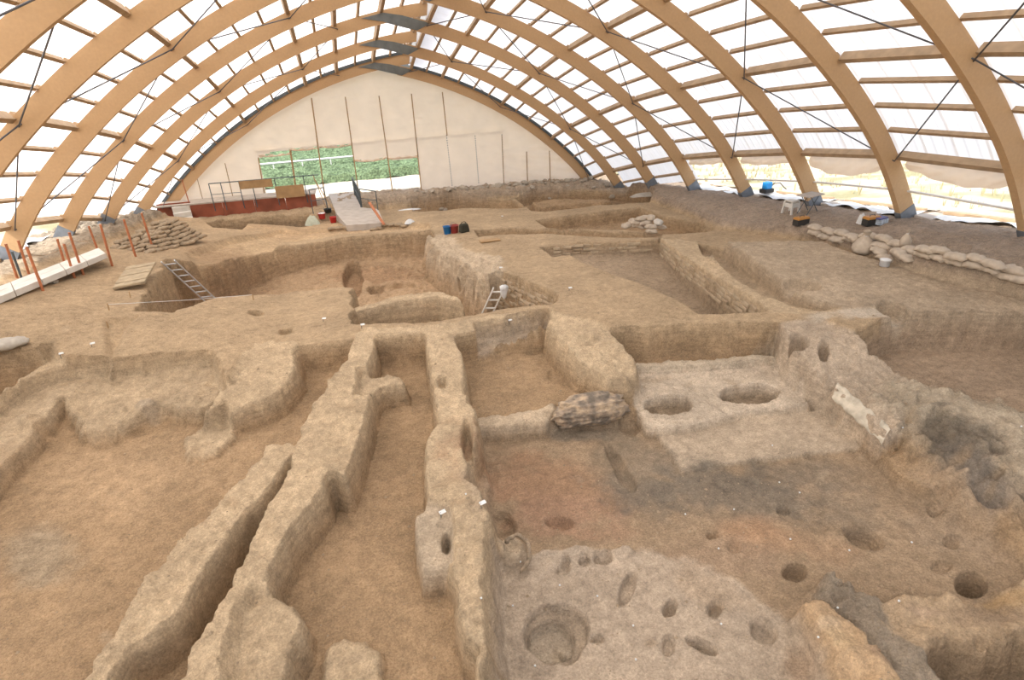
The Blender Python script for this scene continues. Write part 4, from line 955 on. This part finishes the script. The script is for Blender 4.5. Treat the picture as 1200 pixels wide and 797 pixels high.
def rail(name, basepts, h, lb, mesh_panel=False, mt=DSTEEL):
    b0 = basepts[0]; t_ = empty(name, b0, label=lb, cat='railing')
    for p in basepts: MB().tube([p - b0 - Vector((0, 0, .15)), p - b0 + Vector((0, 0, h))], .025, 6).build('upright', mt, t_)
    MB().tube([p - b0 + Vector((0, 0, h)) for p in basepts], .028, 6).build('top_rail', mt, t_)
    MB().tube([p - b0 + Vector((0, 0, h * .5)) for p in basepts], .018, 6).build('middle_rail', mt, t_)
    if mesh_panel:
        m_ = MB()
        for a, b in zip(basepts[:-1], basepts[1:]):
            k = int((b - a).length / .12)
            for i in range(k): p = a.lerp(b, i / k) - b0; m_.beam(p + Vector((0, 0, .05)), p + Vector((0, 0, h)), .012, .012, (0, 1, 0))
        m_.build('wire_mesh', mt, t_, kind='stuff')
rail('ramp_railing', [mid, Vector((pts[1].x, 35.2, -1.85))], 1.0, 'railing with mesh infill running up the right side of the ramp', True)
rail('ramp_railing', [Vector(at_z(443, 246, -1.94)), mid + Vector((.05, -.02, 0))], .95, 'short bent railing on the right of the ramp landing', False)
rail('ramp_railing', [Vector(at_z(367, 249, -1.9)), Vector(at_z(384, 246, -1.9))], 1.15, 'short railing at the left foot of the ramp above the red buckets')
for i, (a, b) in enumerate((((382, 243, -1.9), (367, 206)), ((393, 250, -1.93), (368, 210)))):
    p = Vector(at_z(*a)); q = top_over(p + Vector((0, .4, 0)), *b); MB().tube([tuple(p), tuple(q)], .02, 6).build('wooden_pole', PLY, label=['upright thin wooden pole leaning at the left of the ramp', 'slanting thin pole crossing in front of the ramp'][i], cat='pole')
p = Vector(at_z(450, 263, -1.95)); q = p + Vector((-.45, 1.6, .75)); MB().beam(p, q, .12, .04).build('plank', ORANGE, label='orange-brown plank leaning at the right edge of the ramp landing', cat='plank')

# stones along the foot of the gable canvas
STN = []
for sd in range(4):
    bm = bmesh.new(); bmesh.ops.create_icosphere(bm, subdivisions=2, radius=.5); rr = random.Random(sd)
    for vv in bm.verts: vv.co = Vector((vv.co.x * 1.25, vv.co.y * .9, vv.co.z * .7)) * (1 + rr.uniform(-.14, .14)); vv.co.z = max(vv.co.z, -.25)
    me = bpy.data.meshes.new('stone'); bm.to_mesh(me); bm.free(); me.materials.append(STONE); STN.append(me)
def stone(p, s, lb, grp):
    o = inst(random.choice(STN), 'stone', label=lb, cat='stone', group=grp); o.location = p; o.scale = (s, s, s); o.rotation_euler = (0, 0, random.uniform(0, 6)); return o
for i in range(34):
    x = 1.4 + i * .33 + random.uniform(-.1, .1); y = 35.0 + random.uniform(-.35, .2); stone((x, y, zg(x, y) + .05), random.uniform(.22, .42), 'pale stone lying along the foot of the canvas gable, right of the openings', 'stones along the foot of the gable canvas')
for i in range(26):
    u = random.uniform(560, 720); v = random.uniform(214, 221); q = at_z(u, v, -2.1); 
    if q[1] < 35 and abs(q[0]) < 13.5: stone((q[0], q[1], zg(q[0], q[1]) + .03), random.uniform(.15, .35), 'grey rubble stone on the earth rim below the gable arch on the right', 'rubble on the right part of the rim')
for (u, v, s, lb) in ((1188, 388, .3, 'pale stone at the rim of the right trench'), (62, 331, .3, 'small stone beside the white boards'), (50, 334, .22, 'smaller stone touching the white boards')):
    if u < 1000:
        q = ground_at(u, v); stone((q.x, q.y, zg(q.x, q.y) + .03), s, lb, None)

# white plaster slab on the inner face of the right-hand wall
pc_ = [Vector(hit(985, 452)), Vector(hit(1047, 506)), Vector(hit(1037, 524)), Vector(hit(978, 470))]
nn_ = (pc_[1] - pc_[0]).cross(pc_[3] - pc_[0]).normalized(); nn_ = nn_ if nn_.z > 0 else -nn_
m = MB(); n = 14; vs = []
for side_ in (0, 1):
    for i in range(n + 1):
        for j in range(5):
            a_ = pc_[0].lerp(pc_[1], i / n); b_ = pc_[3].lerp(pc_[2], i / n); p = a_.lerp(b_, j / 4 + (.08 * math.sin(i * 1.9) if j in (0, 4) else 0))
            vs.append(tuple(p + nn_ * (.11 + .012 * math.sin(i * 2.1 + j * 1.7) if side_ == 0 else -.12)))
q_ = (n + 1) * 5; fs = []
for i in range(n):
    for j in range(4):
        a_ = i * 5 + j; fs.append((a_, a_ + 5, a_ + 6, a_ + 1)); fs.append((q_ + a_, q_ + a_ + 1, q_ + a_ + 6, q_ + a_ + 5))
    fs.append((i * 5, q_ + i * 5, q_ + i * 5 + 5, i * 5 + 5)); fs.append((i * 5 + 4, i * 5 + 9, q_ + i * 5 + 9, q_ + i * 5 + 4))
m.add(vs, fs).build('plaster_slab', mat('old_white_plaster', (.60, .52, .40), .9, noise=.22, nscale=7, bump=.02, bscale=16), smooth=True, label='pale slab of old wall plaster on the inner face of the right-hand wall', cat='plaster')

# broken clay ring beside the corridor wall
q = Vector(at_z(607, 648, -1.12)); pts = []; rs = []
for i in range(20):
    a_ = math.radians(150 - i * 13.5); pts.append((.145 * math.cos(a_), .20 * math.sin(a_), .12 + .02 * math.sin(i * 1.3) - .012 * i * (i > 12))); rs.append(.030 + .008 * math.sin(i * 2.1))
o = MB().tube(pts, rs, 8).build('clay_ring', EARTH, smooth=True, loc=(q.x, q.y, q.z), label='broken upright clay ring beside the right-hand corridor wall', cat='ring')
ca = o.data.color_attributes.new('Col', 'FLOAT_COLOR', 'POINT'); ca.data.foreach_set('color', [.42, .32, .22, 1.0] * len(o.data.vertices))

# blackened rock in the burnt room
q = ground_at(690, 492); bm = bmesh.new(); bmesh.ops.create_icosphere(bm, subdivisions=5, radius=1)
cc_ = [v.co.copy() for v in bm.verts]
for vv, c in zip(bm.verts, cc_):
    n1 = float(fbm(np.array(c.x * 1.4 + 3), np.array(c.y * 2.2 + c.z * 3), 1.6, 4, 3)); n2 = float(fbm(np.array(c.x * 1.2), np.array(c.z * 6 + c.y), 3.0, 3, 6))
    s_ = 1 + .20 * n1 + .10 * n2; vv.co = Vector((math.copysign(abs(c.x) ** .75, c.x) * .70 * s_, c.y * .30 * s_, max(-.25, math.copysign(abs(c.z) ** .8, c.z) * .29 * s_)))
me = bpy.data.meshes.new('burnt_rock'); bm.to_mesh(me); bm.free(); me.polygons.foreach_set('use_smooth', [True] * len(me.polygons))
rk = bpy.data.materials.new('charred_earth'); rk.use_nodes = True; tt = rk.node_tree; b = tt.nodes['Principled BSDF']; b.inputs['Roughness'].default_value = .9
tc = tt.nodes.new('ShaderNodeTexCoord'); nn = tt.nodes.new('ShaderNodeTexNoise'); nn.inputs['Scale'].default_value = 5; nn.inputs['Detail'].default_value = 8
rp = tt.nodes.new('ShaderNodeValToRGB'); e = rp.color_ramp.elements; e[0].position = .38; e[0].color = (.15, .12, .09, 1); e[1].position = .62; e[1].color = (.46, .34, .22, 1); q2 = rp.color_ramp.elements.new(.5); q2.color = (.29, .22, .155, 1)
bp = tt.nodes.new('ShaderNodeBump'); bp.inputs['Distance'].default_value = .05; n3 = tt.nodes.new('ShaderNodeTexNoise'); n3.inputs['Scale'].default_value = 14; n3.inputs['Detail'].default_value = 8
tt.links.new(tc.outputs['Object'], nn.inputs[0]); tt.links.new(nn.outputs[0], rp.inputs[0]); tt.links.new(rp.outputs[0], b.inputs['Base Color']); tt.links.new(tc.outputs['Object'], n3.inputs[0]); tt.links.new(n3.outputs[0], bp.inputs['Height']); tt.links.new(bp.outputs[0], b.inputs['Normal'])
me.materials.append(rk); o = inst(me, 'burnt_rock', label='blackened lump of burnt wall at the edge of the burnt floor', cat='rock'); qq = at_z(692, 478, -.95); o.location = (qq[0], qq[1], -.98); o.rotation_euler = (0, 0, -.05)

# things by the right-hand openings
def toolbox(u, v, rz, lb, s=1.0):
    q = ground_at(u, v); t_ = empty('toolbox', (q.x, q.y, zg(q.x, q.y)), rz, label=lb, cat='toolbox')
    MB().box((0, 0, .1 * s), (.48 * s, .24 * s, .2 * s)).build('case', mat('black_plastic', (.045, .04, .035), .6), t_, bevel=.012)
    MB().box((0, 0, .235 * s), (.5 * s, .26 * s, .07 * s), taper=.86).build('lid', mat('orange_plastic', (.55, .25, .05), .5), t_, bevel=.012, label='orange-brown lid')
    MB().tube([(-.09, 0, .27 * s), (-.08, 0, .31 * s), (.08, 0, .31 * s), (.09, 0, .27 * s)], .012, 6).build('handle', DSTEEL, t_)
toolbox(938, 264, .1, 'black toolbox with orange lid, farther one, near the arch foot'); toolbox(1020, 264, .0, 'black toolbox with orange lid next to the blue and white packets')
q = ground_at(1031, 263); t = empty('crate', (q.x, q.y, zg(q.x, q.y)), .2, label='white and blue patterned box beside the nearer toolbox', cat='box')
MB().box((0, 0, .08), (.36, .26, .16)).build('case', mat('pale_blue_print', (.50, .56, .62), .6, noise=.4, nscale=14), t, bevel=.01); MB().box((-.02, .02, .185), (.38, .26, .05)).build('lid', mat('violet_blue', (.13, .13, .30), .6), t, bevel=.01, label='dark blue lid')
crumple('plastic_bag', 1009, 261, .13, .12, .26, WPLAST, 'white plastic bag left of the nearer toolbox', 'bag', 11)
q = ground_at(926, 250); t = empty('stool', (q.x, q.y, zg(q.x, q.y)), .2, label='white plastic stool with pierced sides on the right apron', cat='stool')
MB().box((0, 0, .44), (.34, .34, .04)).build('seat', WHITEB, t, bevel=.012)
for sx in (-1, 1):
    for sy in (-1, 1): MB().beam((sx * .19, sy * .19, 0), (sx * .15, sy * .15, .43), .07, .05, (0, 1, 0)).build('leg', WHITEB, t)
for sx, sy in ((1, 0), (-1, 0), (0, 1), (0, -1)): MB().beam((sx * .165 - sy * .15, sy * .165 - sx * .15, .3), (sx * .165 + sy * .15, sy * .165 + sx * .15, .3), .02, .14).build('side_panel', WHITEB, t)
q = ground_at(946, 250); t = empty('folding_table', (q.x, q.y, zg(q.x, q.y)), .25, label='grey folding table with crossed legs behind the white stool', cat='table')
MB().box((0, 0, .62), (.85, .5, .03)).build('tabletop', CONC, t, bevel=.008)
for sy in (-.18, .18):
    for s in (-1, 1): MB().tube([(s * .3, sy, 0), (-s * .22, sy, .61)], .014, 6).build('leg', DSTEEL, t)
q = Vector(at_z(898, 226, float(right_level(14, 19.5)))); t = empty('water_pump', (q.x, q.y, q.z), .2, label='bright blue pump with black base standing by the right opening', cat='pump')
MB().box((0, 0, .3), (.34, .26, .28)).build('tank', mat('bright_blue', (.02, .25, .62), .4), t, bevel=.03); MB().box((0, 0, .09), (.5, .34, .16)).build('base', mat('black_rubber', (.03, .03, .03), .7), t, bevel=.02)
MB().tube([(.2, 0, .2), (.4, 0, .34), (.55, .05, .3), (.75, 0, .3), (.9, -.1, .12), (1.05, -.1, .03)], .02, 6).build('hose', mat('dark_hose', (.05, .05, .05), .6), t)
q = ground_at(1036, 312); t = empty('tin', (q.x, q.y, zg(q.x, q.y)), 0, label='small pale tin pot in front of the slumped sandbags', cat='tin')
MB().lathe([(.001, 0), (.11, 0), (.12, .02), (.12, .15), (.001, .15)], 18).build('body', ALU, t, smooth=False); MB().lathe([(.13, .15), (.13, .18), (.10, .19), (.001, .195)], 18).build('lid', WPLAST, t, label='white lid')

# planks, kerb and white sheeting along the right edge
for i, (xo, y0, y1, w_, z_, mt, lb) in enumerate(((14.35, 5.5, 13.4, .18, .10, WOOD2, 'long brown plank lying along the right edge, nearest bay'), (14.75, 5.0, 13.6, .22, .14, WHITEB, 'pale plank lying outside the brown one in the nearest right bay'), (14.4, 14.1, 17.2, .16, .1, WOOD2, 'brown plank at the edge of the second nearest right bay'), (14.8, 14.0, 17.3, .2, .1, WHITEB, 'pale plank outside the brown one in the second nearest right bay'), (14.5, 17.9, 20.9, .14, .1, WOOD2, 'thin plank at the edge of the bay with the blue pump'))):
    MB().beam((xo, y0, float(right_level(14, y0)) + z_), (xo, y1, float(right_level(14, y1)) + z_), w_, .09).build('plank', mt, label=lb, cat='plank', bevel=.006)
def strip(x0, x1, y0, y1, seed, lb, side=1, zf=right_level, lift=.05):
    ny = int((y1 - y0) / .12); nx = 10; vs = []
    for j in range(ny + 1):
        for i in range(nx + 1):
            y = y0 + (y1 - y0) * j / ny; x = x0 + (x1 - x0) * i / nx + .12 * math.sin(y * 2.3 + seed) + .07 * math.sin(y * 5.1 + i)
            z = float(zf(x, y)) + lift + .05 * float(vnoise(np.array(x * 3.), np.array(y * 3.), seed)) * 2 + .04 * math.sin(x * 9 + y * 4)
            vs.append((x, y, z))
    MB().add(vs, [(j * (nx + 1) + i, j * (nx + 1) + i + 1, (j + 1) * (nx + 1) + i + 1, (j + 1) * (nx + 1) + i) for j in range(ny) for i in range(nx)]).build('plastic_sheeting', WPLAST, smooth=True, label=lb, cat='sheeting')
strip(13.75, 14.3, 5.5, 13.2, 1, 'white plastic sheeting along the right edge in the nearest bay'); strip(13.55, 14.3, 13.9, 17.2, 2, 'white plastic sheeting between the two nearest arch feet'); strip(13.5, 14.6, 17.8, 21.0, 3, 'crumpled white sheeting under the blue pump'); strip(13.5, 14.4, 21.4, 26, 4, 'far white sheeting along the right arch feet')
strip(-15.8, -13.1, 17.5, 25.2, 6, 'white sunlit sheeting at the foot of the left arches', zf=left_level, lift=.06)
for k, y in ((6, YA[6]), (5, YA[5]), (4, YA[4])):
    q = Vector((13.95, y - .35, float(right_level(14, y)) + .02)); MB().box((0, 0, .03), (.8, .6, .1)).build('concrete_pad', CONC, bevel=.02, loc=tuple(q), label='pale concrete pad at the foot of the %s' % {6: 'wide arch next to the nearest', 5: 'arch with the folding table', 4: 'arch left of the blue pump'}[k], cat='pad')
# things seen through the left openings
hm = []; hf = []
for j_ in range(31):
    for i_ in range(17):
        x_ = -16.5 - i_ * .8; y_ = 8 + j_ * 1.1; k_ = math.sin(math.pi * min(1, i_ / 10) / 2) * math.sin(math.pi * (j_ / 30)) ** .5
        hm.append((x_, y_, float(outside(np.array(x_), np.array(y_))) - .25 + 3.4 * k_ + .35 * float(fbm(np.array(x_), np.array(y_), .8, 3, 71)) * k_))
for j_ in range(30):
    for i_ in range(16): a_ = j_ * 17 + i_; hf.append((a_, a_ + 17, a_ + 18, a_ + 1))
MB().add(hm, hf).build('spoil_heap', mat('grey_spoil', (.46, .41, .33), .95, noise=.25, nscale=1.5, bump=.05, bscale=3), smooth=True, label='grey-beige spoil heap outside the left openings', cat='heap')
# find tags, survey markers, pegs and a string
k = 0
for (u, v, lb) in ((72, 420, 'white tag on the narrow wall corner at the left'), (108, 407, 'small white tag on the left plateau'), (379, 377, 'white tag on the plateau near the deep pit'), (517, 607, 'white tag on top of the rounded buttress'), (564, 596, 'small white tag beside the ring-shaped basin'), (588, 255.5, 'white tag on the far plateau'), (597, 388, 'white tag on the wall by the small rooms'), (667, 341, 'white tag lying on the central plateau'), (586, 317, 'tiny white tag above the brick face'), (424, 385, 'tiny tag at the corner of the pit wall')):
    q = ground_at(u, v); t = empty('find_tag', (q.x, q.y, zg(q.x, q.y)), random.uniform(-.4, .4), label=lb, cat='tag')
    MB().tube([(0, 0, -.04), (0, 0, .09)], .006, 5).build('nail', DSTEEL, t); MB().box((.03, 0, .085), (.09, .055, .006), rot=Matrix.Rotation(.3, 3, 'X')).build('card', WPLAST, t)
for (u, v) in ((564, 702), (601, 711), (656, 687), (627, 782), (742, 734), (745, 774), (546, 580), (803, 604), (842, 644), (860, 598), (937, 578), (913, 567), (995, 646), (981, 715), (958, 750), (926, 633), (1068, 637), (905, 523), (1053, 706), (845, 732), (1196, 502), (700, 700), (610, 660), (1056, 508)):
    q = ground_at(u, v); MB().box((0, 0, .012), (.022, .022, .02)).build('survey_marker', WPLAST, loc=(q.x, q.y, zg(q.x, q.y)), label='tiny white survey marker pinned to the excavated surface in the foreground', cat='marker', group='tiny survey markers in the foreground', bevel=.004)
a, b = ground_at(128, 364), ground_at(297, 352)
for p, lb in ((a, 'wooden peg at the left end of the string by the pit'), (b, 'wooden peg at the right end of the string by the pit'), (ground_at(127, 385), 'stout wooden peg on the left plateau'), (ground_at(503, 267), 'thin peg left of the blue bucket'), (ground_at(153, 349), 'short peg in front of the plank board')):
    MB().tube([(0, 0, -.05), (.01, 0, .17)], .014, 6).build('peg', PLY, loc=(p.x, p.y, zg(p.x, p.y)), label=lb, cat='peg')
MB().tube([(a.x, a.y, zg(a.x, a.y) + .15), ((a.x + b.x) / 2, (a.y + b.y) / 2, (zg(a.x, a.y) + zg(b.x, b.y)) / 2 + .13), (b.x, b.y, zg(b.x, b.y) + .16)], .006, 5).build('string', WPLAST, label='white string stretched across the near rim of the deep pit', cat='string')
for j, (u, v) in enumerate(((563, 700), (1187, 652))):
    pass
# roof slab over the niche in the pit wall, and short wooden board on the far wall
q = ground_at(574, 283); MB().box((0, 0, .03), (.75, .3, .05)).build('plank', PLY, loc=(q.x, q.y, zg(q.x, q.y)), label='short flat board lying on the wall right of the collapsed wall', cat='plank', bevel=.005)
# loose crumbs of earth on walls and floors
cm = MB(); rr = random.Random(5)
for i in range(2600):
    yy = rr.uniform(1.6, 14) ** 1.0 if i % 3 else rr.uniform(1.6, 7); xx = rr.uniform(-4.5 - .55 * yy, 1.2 + .75 * yy); r_, c_ = lookup(xx, yy)
    if not (3 < r_ < NY - 3 and 3 < c_ < NX - 3): continue
    if abs(H[r_, c_ + 2] - H[r_, c_ - 2]) > .08: continue
    z_ = float(H[r_, c_]); a_ = (rr.uniform(.005, .015) if rr.random() < .93 else rr.uniform(.015, .03)) * (.8 + yy * .05); t_ = rr.uniform(0, 3)
    ca_, sa_ = math.cos(t_) * a_, math.sin(t_) * a_; f_ = rr.uniform(.6, 1.3)
    cm.add([(xx + ca_, yy + sa_, z_), (xx - sa_ * f_, yy + ca_ * f_, z_), (xx - ca_, yy - sa_, z_), (xx + sa_, yy - ca_, z_), (xx, yy, z_ + a_ * .9), (xx, yy, z_ - a_ * .5)],
           [(0, 1, 4), (1, 2, 4), (2, 3, 4), (3, 0, 4), (1, 0, 5), (2, 1, 5), (3, 2, 5), (0, 3, 5)])
o = cm.build('earth_crumbs', mat('earth_crumb', (.40, .30, .195), .95, noise=.3, nscale=2.0), label='small loose earth crumbs scattered over the foreground walls and floors', cat='crumbs', kind='stuff')
